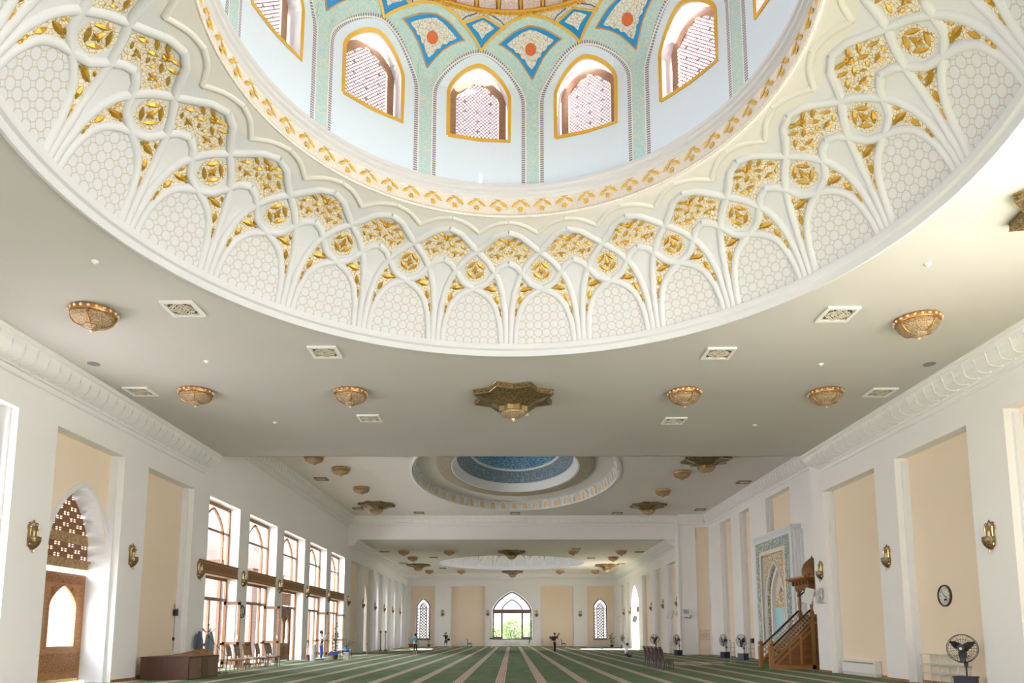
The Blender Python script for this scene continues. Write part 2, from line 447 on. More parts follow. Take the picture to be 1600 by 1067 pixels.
def niche(a, b, top=7.25, d=ND): return dict(u0=a, u1=b, z0=0, z1=top, depth=d)
def cream_back(T, a, b, top, holes=(), d=ND, m=CREAM, parent=None):
    return struct(panel_mesh(T, a, b, 0, top, d, holes).build('wall_recess', [m, STUCCO], parent))

floor = struct(MB().box(-13.4, 15.5, -8.4, 87.6, -.12, 0).build('floor', CARPET))
struct(MB().box(-22, -13.4, 14, 87, -.20, -.05).build('floor_terrace', mat('pale_paving', (.62, .58, .53), .8)))

# --- left wall
left = wall_mesh(TL, -8, 29.0, 0, C1, [dict(u0=u, u1=u+4, z0=.6, z1=7.25, depth=.6) for u in (-3.4,)]
                 + [niche(14.2, 17.85), niche(19.45, 22.98), niche(24.5, 28.15)])
WIN = [(29.62, 33.05), (34.3, 38.4), (39.62, 43.63), (44.83, 48.86), (50.09, 54.17)]
mid = wall_mesh(TL, 29.0, YE, 0, C2+.2, [dict(u0=a, u1=b, z0=0, z1=7.25, depth=.62) for a, b in WIN])
ARB = [(67.3, 70.5), (72.2, 75.4), (77.3, 80.5), (82.4, 85.6)]
far = wall_mesh(TL, YE, 87, 0, C1, [niche(56.4, 60.4), niche(61.75, 65.6)] + [dict(u0=a, u1=b, z0=0, z1=7.28, depth=.3) for a, b in ARB])
for n, m_ in (('wall_left', left), ('wall_left', mid), ('wall_left', far)): struct(m_.build(n, WHITE))
cream_back(TL, 24.5, 28.15, 7.25)
cream_back(TL, 56.4, 60.4, 7.25)
# the recess with the tall wooden door
DA = dict(u0=20.05, u1=23.0, z0=0, z1=4.05, rise=1.88, depth=.75, pq=(1.55, .58))
cream_back(TL, 19.45, 22.98, 7.25, [dict(DA, u1=22.979)])
# the cut-off recess at the left edge, with a framed window
struct(panel_mesh(TL, 14.2, 17.85, 0, 7.25, ND, [dict(u0=14.75, u1=17.3, z0=.6, z1=6.9, depth=.3)]).build('wall_recess', WHITE))
struct(panel_mesh(TL, 61.75, 65.6, 0, 7.25, ND, [dict(u0=62.7, u1=64.9, z0=0, z1=4.3, rise=1.75, depth=1.2)]).build('wall_recess', [CREAM, STUCCO]))
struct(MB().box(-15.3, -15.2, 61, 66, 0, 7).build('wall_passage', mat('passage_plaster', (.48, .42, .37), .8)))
for a, b in ARB:
    c = (a+b)/2
    struct(panel_mesh(TL, a, b, 0, 7.28, .3, [dict(u0=c-1.15, u1=c+1.15, z0=0, z1=4.9, rise=1.65, depth=1.4)]).build('wall_recess', STUCCO))
struct(wall_mesh(lambda u, z, d: (-16.5-d, u, z), 66.5, 87, 0, 7.2, [dict(u0=u, u1=u+1.6, z0=2.4, z1=4.4, depth=.2) for u in (67.3, 72.3, 77.3, 82.3)]).build('wall_loggia', BEIGE))
for u in (67.3, 72.3, 77.3, 82.3): portal((-16.8, u+.8, 3.4), (1, 0, 0), 1.6, 2)  # unseen loggia openings, added to bring daylight into the far bay
struct(MB().box(-16.6, -14.2, 66.4, 66.5, 0, 7.2).build('wall_loggia', BEIGE)); struct(MB().box(-16.6, -14.2, 87, 87.1, 0, 7.2).build('wall_loggia', BEIGE))
struct(MB().box(-16.6, -12.7, 66.5, 87, -.12, 0).build('floor_loggia', MATS['pale_paving']))
struct(MB().box(-16.6, -14.2, 66.5, 87, 7.2, 7.3).build('ceiling_loggia', BEIGE))

# --- right wall
struct(wall_mesh(TR, -8, 29.9, 0, C1, [dict(u0=u, u1=u+4, z0=.6, z1=7.25, depth=.6) for u in (-3.4, 1.8, 7.0)]
                 + [niche(14.2, 17.9), niche(19.42, 23.22), niche(24.55, 28.75)]).build('wall_right', WHITE))
for a, b in ((14.2, 17.9), (19.42, 23.22), (24.55, 28.75)): cream_back(TR, a, b, 7.25)
MN = [(38.27, 42.0), (44.97, 46.92), (48.82, 51.36)]
struct(wall_mesh(TM, 29.9, 54.4, 0, C2+.2, [niche(a, b, 9.45) for a, b in MN]).build('wall_right', WHITE))
for a, b in MN: cream_back(TM, a, b, 9.45)
struct(MB().box(12.62, 15.5, 29.56, 29.92, 0, C2).build('wall_right', WHITE))
struct(wall_mesh(lambda u, z, d: (u, 54.4+d, z), 12.6, 15.45, 0, C2, [dict(u0=13.97, u1=14.93, z0=0, z1=9.6, depth=.1)]).build('wall_right', WHITE))
struct(MB().box(13.97, 14.93, 54.5, 54.55, 0, 9.6).build('wall_recess', CREAM))
RN = [(55.4, 58.52), (60.71, 63.69), (66.04, 69.68), (77.2, 80.03), (81.47, 84.2)]
struct(wall_mesh(TR, 54.4, 87, 0, C1, [niche(a, b, 7.12) for a, b in RN]
                 + [dict(u0=71.75, u1=76.1, z0=0, z1=4.5, rise=2.0, depth=.8)]).build('wall_right', WHITE))
for a, b in RN: cream_back(TR, a, b, 7.12)

struct(MB().box(12.6, 12.75, 54.42, 55.35, 8.6, C2+.1).build('wall_right', WHITE))
# --- end wall and the wall behind the camera
EN = [(-12.2, -9.2), (-7.4, -3.15), (3.45, 7.45), (9.05, 12.4)]
struct(wall_mesh(TE, -12.65, 12.65, 0, C1, [niche(a, b, 7.27) for a, b in EN]
                 + [dict(u0=-2.35, u1=2.45, z0=.86, z1=4.3, rise=2.4, depth=.5)]).build('wall_end', WHITE))
LAN = [(-10.7, .84), (10.72, .84)]
for i, (a, b) in enumerate(EN):
    h = [dict(u0=LAN[0 if i == 0 else 1][0]-.84, u1=LAN[0 if i == 0 else 1][0]+.84, z0=.9, z1=4.85, rise=1.0, depth=.35)] if i in (0, 3) else ()
    cream_back(TE, a, b, 7.27, h)
struct(wall_mesh(TN, -13, 15.4, 0, C2, [dict(u0=u-2.2, u1=u+2.2, z0=.4, z1=7.2, depth=.5) for u in (8.5,)]).build('wall_near', WHITE))

# --- ceilings with their openings
DC = (-.045, 10.65); DC3 = (0, 73.2); OV = (.2, 41.3, 5.87, 10.4)
def holed(x0, x1, y0, y1, z, cx, cy, ra, rb, n=144):
    mb = MB(); inn = []; out = []
    for k in range(n):
        a = 2*pi*k/n; c, s_ = cos(a), sin(a)
        inn.append(mb.add((cx+ra*c, cy+rb*s_, z)))
        t = min(((x1-cx)/c if c > 1e-9 else (x0-cx)/c if c < -1e-9 else 1e9), ((y1-cy)/s_ if s_ > 1e-9 else (y0-cy)/s_ if s_ < -1e-9 else 1e9))
        out.append(mb.add((cx+t*c, cy+t*s_, z)))
    for k in range(n):
        j = (k+1) % n; mb.face((inn[k], inn[j], out[j], out[k]))
    for X in (x0, x1):       # corner triangles
        for Y in (y0, y1):
            b = min(range(n), key=lambda k: (mb.v[out[k]][0]-X)**2+(mb.v[out[k]][1]-Y)**2)
            for k in range(n):
                j = (k+1) % n; p, q = mb.v[out[k]], mb.v[out[j]]
                if (abs(p[0]-X) < 1e-6) != (abs(q[0]-X) < 1e-6) and (abs(p[1]-Y) < 1e-6 or abs(q[1]-Y) < 1e-6):
                    if hypot(p[0]-X, p[1]-Y)+hypot(q[0]-X, q[1]-Y) < 6: mb.face((out[k], out[j], mb.add((X, Y, z))))
    return mb
struct(holed(-12.7, 12.7, -8, YB, C1, *DC, 7.37, 7.37).build('ceiling', CEIL_SHADE))
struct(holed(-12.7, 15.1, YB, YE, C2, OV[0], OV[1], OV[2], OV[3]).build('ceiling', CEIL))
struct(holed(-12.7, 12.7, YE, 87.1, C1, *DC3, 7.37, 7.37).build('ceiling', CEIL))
# the two steps where the ceiling rises over the middle bay
struct(MB().box(-12.7, 15.1, YB-.05, YB, C1, C2+.1).build('wall_beam', WHITE))
bm_ = MB().box(-12.7, 12.7, YE, YE+.3, C1, C2+.1); bm_.box(-12.6, 12.6, YE-.07, YE, C1-.02, C1+.2)
struct(bm_.build('wall_beam', WHITE))
cm = MB(); cm.tube([(12.6, 54.4, 0), (12.6, 54.4, C2-.3)], .14, 12); struct(cm.build('trim_1', WHITE, smooth=True))

# --- cornices: a cove with curling flutes
def cornice(name, T, u0, u1, zt, proj=.76, h=.60, step=.46):
    sec = [(0, -.73), (.05, -.73), (.07, -.70), (.05, -.66), (.02, -.65), (.02, -.56), (.09, -.55), (.10, -.50), (.14, -.48)]
    n = 8
    for k in range(1, n+1):
        a = pi/2*k/n; sec.append((.14+(proj-.26)*sin(a)**1.2, -.48+(.36)*(1-cos(a))))
    sec += [(proj-.10, -.10), (proj-.04, -.09), (proj-.03, -.05), (proj, -.04), (proj, 0)]
    s_ = h/.6
    mb = MB()
    for (a, b), (c, d) in zip(sec, sec[1:]):
        mb.quad(T(u0, zt+b*s_, -a), T(u1, zt+b*s_, -a), T(u1, zt+d*s_, -c), T(u0, zt+d*s_, -c))
    for u in (u0, u1):
        i = [mb.add(T(u, zt+b*s_, -a)) for a, b in sec]+[mb.add(T(u, zt, 0))]; mb.face(i)
    o = struct(mb.build(name, WHITE, smooth=True))
    fl = MB(); k = int((u1-u0-.3)/step)
    for i in range(k):
        u = u0+.3+step*i; pts = []
        for j in range(9):
            t = j/8; a = pi/2*t
            pts.append(T(u+.10*sin(t*5.2)-.04, zt+(-.48+.36*(1-cos(a)))*s_-.012, -(.14+(proj-.26)*sin(a)**1.2)-.012))
        fl.tube(pts, [.020, .014, .012, .012, .013, .016, .02, .02, .010], 4)
        q = pts[0]; fl.ball((q[0], q[1], q[2]), .035, 4)
    f = fl.build('flutes', STUCCO, o, smooth=True)
    return o
cornice('trim_2', TL, -8, YB, C1); cornice('trim_3', TR, -8, YB, C1)
cornice('trim_4', TL, YB, YE, C2, .55, .62); cornice('trim_5', TM, 29.9, 54.4, C2, .55, .62)
cornice('trim_6', TL, YE+.05, 87, C1); cornice('trim_7', TR, YE+.05, 87, C1)
cornice('trim_8', lambda u, z, d: (u, YE-.07+d, z), -12.2, 12.6, C2, .55, .62, .62)
cornice('trim_9', lambda u, z, d: (u, 54.4+d, z), 12.6, 14.6, C2, .55, .62, .62)
cornice('trim_10', TE, -12.1, 12.1, C1, .76, .72)
# thin raised fillet under the cornice, and skirting
for nm, T, a, b in (('baseboard_left', TL, 14, 19.45), ('baseboard_left', TL, 22.98, 24.5), ('baseboard_left', TL, 28.15, 29.62), ('baseboard_right', TR, 17.9, 19.42), ('baseboard_right', TR, 23.22, 24.55), ('baseboard_right', TR, 28.75, 29.9),
                    ('baseboard_end', TE, -9.2, -7.4), ('baseboard_end', TE, -3.15, 3.45), ('baseboard_end', TE, 7.45, 9.05)):
    struct(ubox(MB(), T, a, b, 0, .08, -.03, 0).build(nm, WOODD if nm == 'baseboard_end' else WOOD))
for nm, T, a, b, d in (('baseboard_left', TL, 24.5, 28.15, ND), ('baseboard_right', TR, 19.42, 23.22, ND), ('baseboard_right', TR, 24.55, 28.75, ND), ('baseboard_end', TE, -7.4, -3.15, ND), ('baseboard_end', TE, 3.45, 7.45, ND)):
    struct(ubox(MB(), T, a, b, 0, .08, d-.03, d).build(nm, WOODD if nm == 'baseboard_end' else WOOD))
# moulded inner jambs of the recesses (a quarter-round bead half way into each reveal)
jm = MB()
for T, lst, top in ((TL, [(14.2, 17.85), (19.45, 22.98), (24.5, 28.15), (56.4, 60.4), (61.75, 65.6)], 7.25), (TR, [(14.2, 17.9), (19.42, 23.22), (24.55, 28.75)]+[(a, b) for a, b in RN], 7.12), (TM, MN, 9.45), (TE, EN, 7.27)):
    for a, b in lst:
        for u, s_ in ((a, 1), (b, -1)): ubox(jm, T, min(u, u+s_*.09), max(u, u+s_*.09), 0, top, .2, ND)
struct(jm.build('trim_11', STUCCO))

# ================================================================ THE DOMES
class Rev:
    """a surface of revolution about (cx, cy): azimuth a is measured from the long axis of the hall, t runs along the profile"""
    def __init__(s, prof, c, side=1, ell=None):
        s.p = prof; s.c = c; s.side = side; s.ell = ell
        L = [0]
        for (a, b), (d, e) in zip(prof, prof[1:]): L.append(L[-1]+hypot(d-a, e-b))
        s.L = L[-1]; s.t = [x/L[-1] for x in L]
    def rz(s, t):
        t = min(max(t, 0), 1)
        for i in range(len(s.t)-1):
            if t <= s.t[i+1]+1e-9:
                k = (t-s.t[i])/(s.t[i+1]-s.t[i]); a, b = s.p[i], s.p[i+1]
                return a[0]+(b[0]-a[0])*k, a[1]+(b[1]-a[1])*k
        return s.p[-1]
    def tz(s, z):
        for i in range(len(s.p)-1):
            if z <= s.p[i+1][1]+1e-9: return s.t[i]+(s.t[i+1]-s.t[i])*(z-s.p[i][1])/(s.p[i+1][1]-s.p[i][1])
        return 1
    def n(s, t):
        a, b = s.rz(t-.02), s.rz(t+.02); dr, dz = b[0]-a[0], b[1]-a[1]; L = hypot(dr, dz)
        return (-dz/L*s.side, dr/L*s.side)         # (radial, vertical), pointing into the room
    def P(s, a, t, off=0):
        R, z = s.rz(t); nr, nz = s.n(t); R += nr*off; z += nz*off
        return (s.c[0]+R*sin(a), s.c[1]+R*cos(a), z)
    def N(s, a, t):
        nr, nz = s.n(t); return (nr*sin(a), nr*cos(a), nz)
    def ribbon(s, mb, path, sec, mi=0, sub=3, uvs=False, closed=False):
        pts = []; 
        for (a, t), (a2, t2) in zip(path, path[1:]):
            for k in range(sub): pts.append((lerp(a, a2, k/sub), lerp(t, t2, k/sub)))
        if not closed: pts.append(path[-1])
        mb.sweep([s.P(a, t) for a, t in pts], [s.N(a, t) for a, t in pts], sec, mi, closed, uvs=uvs)
    def fill(s, mb, a0, a1, lo, hi, off, n=16, m=6, mi=0, sides=False):
        """patch between the curves lo(a) and hi(a)"""
        g = []
        for i in range(n+1):
            a = lerp(a0, a1, i/n); l, h = lo(a), hi(a)
            if h < l: h = l
            g.append([(a, lerp(l, h, j/m)) for j in range(m+1)])
        for i in range(n):
            for j in range(m):
                q = [g[i][j], g[i+1][j], g[i+1][j+1], g[i][j+1]]
                if hypot(q[0][1]-q[3][1], q[1][1]-q[2][1]) < 1e-6: continue
                uv = [(a*s.rz(.3)[0], t*s.L) for a, t in q]
                mb.quad(*[s.P(a, t, off) for a, t in q], mi, uv)

def flat_sec(w, h): return [(-w/2, 0), (-w/2, h), (w/2, h), (w/2, 0)]
def round_sec(w, h, n=5): return [(-w/2*cos(pi*k/n), h*sin(pi*k/n)-.002) for k in range(n+1)]

NB = 24; DA24 = 2*pi/NB; PH = -.0062
COVE = [(7.31, 8.96), (7.20, 9.22), (7.05, 9.50), (6.85, 9.84), (6.62, 10.13), (6.44, 10.30), (6.25, 10.44), (6.05, 10.58), (5.85, 10.70), (5.60, 10.80), (5.32, 10.885), (5.05, 10.96), (4.82, 11.0)]
cove = Rev(COVE, DC)
R1 = [(.095, 0), (.105, .09), (.125, .17), (.165, .245), (.22, .305), (.29, .345), (.37, .375), (.5, .405)]
R1b = [(.5, .405), (.68, .447), (.79, .525), (.87, .575), (1.0, .605)]
R2 = [(.03, 0), (.035, .12), (.05, .25), (.09, .38), (.15, .475), (.21, .535), (.30, .60), (.40, .648), (.5, .69)]
R2b = [(.5, .69), (.64, .755), (.79, .825), (1.0, .86)]
ECHO = [(.5, .845), (.56, .87), (.70, .915), (.80, .935), (1.0, .955)]

def bayfold(u): u = abs(u) % 1; return u
def dome_cove():
    root = struct(MB().build('ceiling_dome', STUCCO)) if False else None
    sh = MB(); n = 288; m = 24
    for i in range(n):
        for j in range(m):
            q = [(2*pi*i/n, j/m), (2*pi*(i+1)/n, j/m), (2*pi*(i+1)/n, (j+1)/m), (2*pi*i/n, (j+1)/m)]
            sh.quad(*[cove.P(a, t) for a, t in q], 1 if j/m > .83 else 0)
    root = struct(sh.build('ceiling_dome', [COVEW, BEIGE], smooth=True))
    # rim moulding at the ceiling
    rim = MB(); rim.lathe([(7.44, 8.76), (7.44, 8.70), (7.36, 8.68), (7.34, 8.74), (7.33, 8.82), (7.27, 8.85), (7.24, 8.92), (7.24, 8.98), (7.30, 9.0)], 144, (*DC, 0))
    rim.f = rim.f[:-2]; rim.m = rim.m[:-2]
    rim.build('rim_moulding', COVEW, root, smooth=True)
    ribs = MB(); ech = MB(); scale = MB(); fil = MB(); leaf = MB()
    sec = round_sec(.16, .06); sec2 = round_sec(.11, .045)
    low_fan = lambda u: ipol([(0, .60), (.12, .575), (.21, .525)] + [p for p in R2 if p[0] > .21], abs(u))
    hi_fan = lambda u: ipol(sorted([(1-a, t) for a, t in R2b]), abs(u))
    r1 = lambda u: ipol(R1 if u > R1[0][0] else [(0, 0), (.095, 0)], u); r2 = lambda u: ipol(R2, u)
    r1n = lambda u: ipol(sorted([(1-a, t) for a, t in R1b]), u)
    def aleaf(a, t, ang, L, W, mi=0, off=.02):
        L *= 1.2; W *= 1.3
        """one gilded relief leaf: a pointed ridge on the surface"""
        R = cove.rz(t)[0]; pr = []
        for s_, w, h in ((0, 0, 0), (.2, .55, .6), (.45, 1, 1), (.75, .7, .7), (1, 0, 0)):
            x = (s_-.5)*L; row = []
            for sd, hh in ((-1, 0), (0, 1), (1, 0)):
                dx = x*cos(ang)-sd*w*W/2*sin(ang); dy = x*sin(ang)+sd*w*W/2*cos(ang)
                row.append(leaf.add(cove.P(a+dx/R, t+dy/cove.L, off+hh*h*.03)))
            pr.append(row)
        for A, B in zip(pr, pr[1:]):
            leaf.face((A[0], A[1], B[1], B[0])); leaf.face((A[1], A[2], B[2], B[1]))
    def flower(a, t, r, k=6):
        for i in range(k):
            g = 2*pi*i/k; R = cove.rz(t)[0]
            aleaf(a+cos(g)*r*.55/R, t+sin(g)*r*.55/cove.L, g, r, r*.5)
    for b in range(NB):
        A = lambda u: PH+(b+u)*DA24
        for sgn in (1, -1):
            f = lambda path: [(A(sgn*u), t) for u, t in path]
            cove.ribbon(ribs, f(R1+R1b[1:]), sec); cove.ribbon(ribs, f(R2+R2b[1:]), sec)
            cove.ribbon(ech, [(A(1-u if sgn > 0 else u-1), t) for u, t in ECHO], sec2)
            # spandrel wedge between the two arches
            cove.fill(fil, A(sgn*.075), A(sgn*.43), lambda a: r1(abs((a-PH)/DA24-b))+.035, lambda a: min(r2(abs((a-PH)/DA24-b)), r1n(abs((a-PH)/DA24-b)))-.035, .008, 14, 5)
            for u, t, g, L, W in ((.245, .405, .15, .26, .10), (.165, .33, 1.25, .20, .085), (.118, .255, 1.4, .11, .05), (.112, .225, 1.5, .10, .04), (.30, .425, -.5, .10, .05), (.20, .445, .9, .10, .05), (.335, .405, .3, .08, .04)):
                aleaf(A(sgn*u), t, g if sgn > 0 else pi-g, L, W)
        # ogee-tiled field under the small arch
        cove.fill(scale, A(.105), A(.895), lambda a: .01, lambda a: r1(.5-abs((a-PH)/DA24-b-.5))-.02, .006, 24, 10)
        # medallion
        hm = lambda u: max(0, 1-(abs(u)/.165)**3)**.45*.088
        cove.fill(fil, A(.5-.165), A(.5+.165), lambda a: .545-hm((a-PH)/DA24-b-.5), lambda a: .545+hm((a-PH)/DA24-b-.5), .008, 12, 6)
        for i in range(4):
            g = pi/4+i*pi/2
            aleaf(A(.5+.095*cos(g)), .545+.052*sin(g), g+pi/2, .24, .075)
        aleaf(A(.5), .545, pi/2, .22, .08); aleaf(A(.485), .54, .35, .14, .05); aleaf(A(.515), .54, pi-.35, .14, .05)
        # large gilded fan over the bundle of ribs
        cove.fill(fil, A(-.385), A(.385), lambda a: low_fan((a-PH)/DA24-b)+.04, lambda a: hi_fan((a-PH)/DA24-b)-.042, .008, 28, 5)
        flower(A(0), .775, .085, 8)
        for u, t, g, L, W in ((.10, .80, .5, .20, .065), (.10, .725, -.6, .18, .065), (.19, .765, .5, .20, .065), (.28, .715, -.7, .18, .06), (.155, .665, .1, .20, .05), (.165, .655, 1.4, .14, .05), (.27, .66, .9, .12, .05), (.045, .69, .9, .11, .05)):
            aleaf(A(u), t, g, L, W); aleaf(A(-u), t, pi-g, L, W)
    ribs.build('rib_lattice', COVEW, root, smooth=True); ech.build('upper_zigzag_rib', BEIGE, root, smooth=True)
    scale.build('tile_panels', SCALE, root); fil.build('filigree_panels', FILI, root); leaf.build('gilded_leaves', GOLD, root)
    # collar: gilded frieze and the moulding below the drum
    fz = Rev([(4.82, 11.0), (4.80, 11.04), (4.82, 11.10), (4.86, 11.5)], DC)
    c = MB(); c.lathe([(4.84, 10.99), (4.80, 10.98), (4.78, 11.02), (4.80, 11.06), (4.82, 11.07), (4.86, 11.44), (4.85, 11.46)], 144, (*DC, 0)); c.f = c.f[:-2]; c.m = c.m[:-2]
    c.build('frieze_ring', FRIEZE, root, smooth=True)
    c = MB(); c.lathe([(4.86, 11.45), (4.84, 11.47), (4.80, 11.50), (4.80, 11.53), (4.74, 11.56), (4.745, 11.64), (4.70, 11.66), (4.70, 11.73), (4.82, 11.74)], 144, (*DC, 0)); c.f = c.f[:-2]; c.m = c.m[:-2]
    c.build('drum_moulding', COVEW, root, smooth=True)
    leaf = MB(); fr = Rev([(4.81, 11.05), (4.86, 11.46)], DC)
    def fleaf(a, t, ang, L, W, off=.012):
        R = 4.83; pr = []
        for s_, w, h in ((0, 0, 0), (.25, .7, .7), (.5, 1, 1), (.8, .6, .6), (1, 0, 0)):
            x = (s_-.5)*L*1.15; row = []
            for sd, hh in ((-1, 0), (0, 1), (1, 0)):
                dx = x*cos(ang)-sd*w*W*.6*sin(ang); dy = x*sin(ang)+sd*w*W*.6*cos(ang)
                row.append(leaf.add(fr.P(a+dx/R, t+dy/fr.L, off+hh*h*.022)))
            pr.append(row)
        for A_, B in zip(pr, pr[1:]):
            leaf.face((A_[0], A_[1], B[1], B[0])); leaf.face((A_[1], A_[2], B[2], B[1]))
    NF = 60
    for i in range(NF):
        a = 2*pi*i/NF
        fleaf(a+.028, .66, .75, .22, .07); fleaf(a-.028, .66, pi-.75, .22, .07)
        for k in range(6): g = k*pi/3; fleaf(a+.0525+cos(g)*.007, .36+sin(g)*.09, g, .075, .035)
        fleaf(a+.0525, .88, pi/2, .07, .04); fleaf(a+.044, .93, pi-.3, .09, .02); fleaf(a+.061, .93, .3, .09, .02)
    leaf.build('frieze_leaves', GOLDP, root)
    return root
cove_o = dome_cove()

# --- the drum with its twelve windows and the painted vault above
def Rd(z): return 4.80-1.0*(max(0, z-14.1)/1.15)**1.8
dprof = [(4.80, 11.7), (4.80, 12.4), (4.80, 13.2), (4.80, 14.0)]+[(Rd(14.1+.05*k), 14.1+.05*k) for k in range(0, 25)]
drum = Rev(dprof, DC)
NW = 12; DW = 2*pi/NW; PW = .1111
Z = drum.tz
ow, sill, spr, rise = .140, 12.92, 13.95, .58     # half opening angle, sill, springing, rise
def otop(u): return spr+rise*arch(u/ow, 1.7, .55)
def build_drum():
    w = MB(); rv = MB()
    for b in range(NW):
        c = PW+(b+.5)*DW
        us = [-DW/2+(DW/2-ow)*k/4 for k in range(4)]+[-ow*cos(pi*k/16) for k in range(17)]+[ow+(DW/2-ow)*(k+1)/4 for k in range(4)]
        for p, q in zip(us, us[1:]):
            inside = p >= -ow-1e-6 and q <= ow+1e-6
            zs = [12.0, 12.5] if not inside else []
            def col(za, zb, zc, zd, n):
                for j in range(n):
                    w.quad(drum.P(c+p, Z(lerp(za, zb, j/n))), drum.P(c+q, Z(lerp(zc, zd, j/n))), drum.P(c+q, Z(lerp(zc, zd, (j+1)/n))), drum.P(c+p, Z(lerp(za, zb, (j+1)/n))))
            if inside:
                col(11.7, sill, 11.7, sill, 3); col(otop(p), 15.28, otop(q), 15.28, 14)
                rv.quad(drum.P(c+p, Z(otop(p))), drum.P(c+q, Z(otop(q))), drum.P(c+q, Z(otop(q)), -.45), drum.P(c+p, Z(otop(p)), -.45))
                rv.quad(drum.P(c+p, Z(sill)), drum.P(c+q, Z(sill)), drum.P(c+q, Z(sill), -.45), drum.P(c+p, Z(sill), -.45))
            else: col(11.7, 15.28, 11.7, 15.28, 24)
        for u in (-ow, ow): rv.quad(drum.P(c+u, Z(sill)), drum.P(c+u, Z(spr)), drum.P(c+u, Z(spr), -.45), drum.P(c+u, Z(sill), -.45))
    root = struct(w.build('wall_drum', DRUMB, smooth=True))
    rv.build('window_reveals', COVEW, root)
    chk = MB(); white = MB(); teal = MB(); yel = MB(); blu = MB(); dbl = MB(); med = MB(); dot = MB(); ora = MB(); up = MB(); sky_ = MB()
    # everything is laid out for one bay (centred on a window, u in radians) and repeated
    hw = .118/4.8*4.8
    def stripe_path(b_in):
        """line running up beside the pilaster and over the window as a pointed arch; b_in is the inset from the pilaster axis"""
        w_ = DW/2-b_in; top = 14.79-(.045-b_in)*2.2
        return [(-w_, 11.75), (-w_, 12.4), (-w_, 13.1), (-w_, 13.75)]+[(-w_*cos(pi*k/24), 13.75+(top-13.75)*arch(cos(pi*k/24), 1.75, .47)) for k in range(1, 24)]+[(w_, 13.75), (w_, 13.1), (w_, 12.4), (w_, 11.75)]
    p_in = stripe_path(.038)
    S1 = stripe_path(.043)
    # second tier arch over each pilaster axis: v in radians from the axis
    def tier(v, z0, z1, hwid): return z0+(z1-z0)*arch(v/hwid, 1.25, .62)
    for b in range(NW):
        c = PW+(b+.5)*DW; ax = PW+b*DW
        f = lambda P: [(c+u, Z(z)) for u, z in P]
        # window surround, yellow
        wp = [(-ow-.009, sill-.04)]+[(-(ow+.009)*cos(pi*k/20), spr+(rise+.06)*arch(cos(pi*k/20), 1.7, .55)) for k in range(21)]+[(ow+.009, sill-.04)]
        drum.ribbon(yel, f(wp+[wp[0]]), flat_sec(.085, .012), sub=2)
        drum.ribbon(chk, f(S1), flat_sec(.10, .010), sub=1, uvs=True)
        drum.ribbon(white, f(stripe_path(.0335)), flat_sec(.03, .014), sub=1)
        # green pilaster and branching band: between the axis and the stripe
        st = sorted(((DW/2+u), z) for u, z in p_in if u <= 0)     # v from left axis
        zst = lambda v: ipol([(a, z) for a, z in st if z > 13.5], v)
        for sg in (1, -1):
            drum.fill(teal, ax, ax+sg*.036, lambda a: Z(11.75), lambda a: Z(14.05), .006, 2, 12)
            # band above the springing, bounded above by the lozenge / tier arch
            lz = lambda v: ipol([(0, 14.36), (.03, 14.55), (.063, 14.70), (.10, 14.80), (.14, 14.87), (.17, 14.90)], abs(v))
            t2 = lambda v: ipol([(0, 15.23), (.05, 15.205), (.10, 15.17), (.15, 15.10), (.20, 15.0), (.235, 14.91), (.262, 14.80)], abs(v))
            t2i = lambda v: ipol([(0, 15.11), (.045, 15.09), (.085, 15.055), (.13, 14.98), (.17, 14.90)], abs(v))
            drum.fill(teal, ax, ax+sg*.262, lambda a: Z(max(14.05 if abs(a-ax) < .036 else 0, zst(abs(a-ax)))), lambda a: Z(max(t2(a-ax), zst(abs(a-ax)))), .006, 28, 14)
            drum.fill(blu, ax, ax+sg*.168, lambda a: Z(lz(a-ax)), lambda a: Z(t2i(a-ax)), .014, 16, 10)
            # yellow second tier arch, thin orange lozenge outline
            drum.ribbon(yel, [(ax+sg*v, Z(t2(v))) for v in (0, .03, .06, .1, .13, .16, .19, .22, .24, .262)], flat_sec(.055, .03), sub=1)
            drum.ribbon(ora, [(ax+sg*v, Z(lz(v))) for v in (0, .02, .04, .063, .1, .14, .17)], flat_sec(.025, .022), sub=1)
            drum.ribbon(ora, [(ax+sg*v, Z(t2i(v))) for v in (0, .03, .06, .09, .13, .17)], flat_sec(.025, .022), sub=1)
            # arabesque medallion in the lozenge, scalloped
            md = [(0, 14.54, 15.07), (.022, 14.62, 15.055), (.032, 14.70, 15.05), (.05, 14.72, 15.03), (.058, 14.79, 15.02), (.08, 14.80, 14.99), (.09, 14.85, 14.975), (.11, 14.87, 14.94), (.125, 14.905, 14.91)]
            drum.fill(med, ax, ax+sg*.125, lambda a: Z(ipol([(v, l) for v, l, h in md], abs(a-ax))), lambda a: Z(ipol([(v, h) for v, l, h in md], abs(a-ax))), .024, 20, 6)
            drum.fill(dot, ax, ax+sg*.030, lambda a: Z(14.83-.085*sqrt(max(0, 1-((a-ax)/.0301)**2))), lambda a: Z(14.83+.085*sqrt(max(0, 1-((a-ax)/.0301)**2))), .032, 8, 5)
            # small blue field above each window with its ornament, then the chevron zone
            sm_hi = lambda v: ipol([(0, 15.20), (.09, 15.10), (.11, 15.08)], abs(v))
            t2w = lambda v: t2(.262-abs(v))
            drum.fill(blu, c, c+sg*.11, lambda a: Z(t2w(a-c)), lambda a: Z(max(sm_hi(a-c), t2w(a-c))), .012, 10, 8)
            drum.fill(med, c, c+sg*.062, lambda a: Z(ipol([(0, 14.95), (.02, 15.02), (.035, 15.04), (.062, 15.085)], abs(a-c))), lambda a: Z(ipol([(0, 15.165), (.035, 15.13), (.062, 15.09)], abs(a-c))), .022, 10, 5)
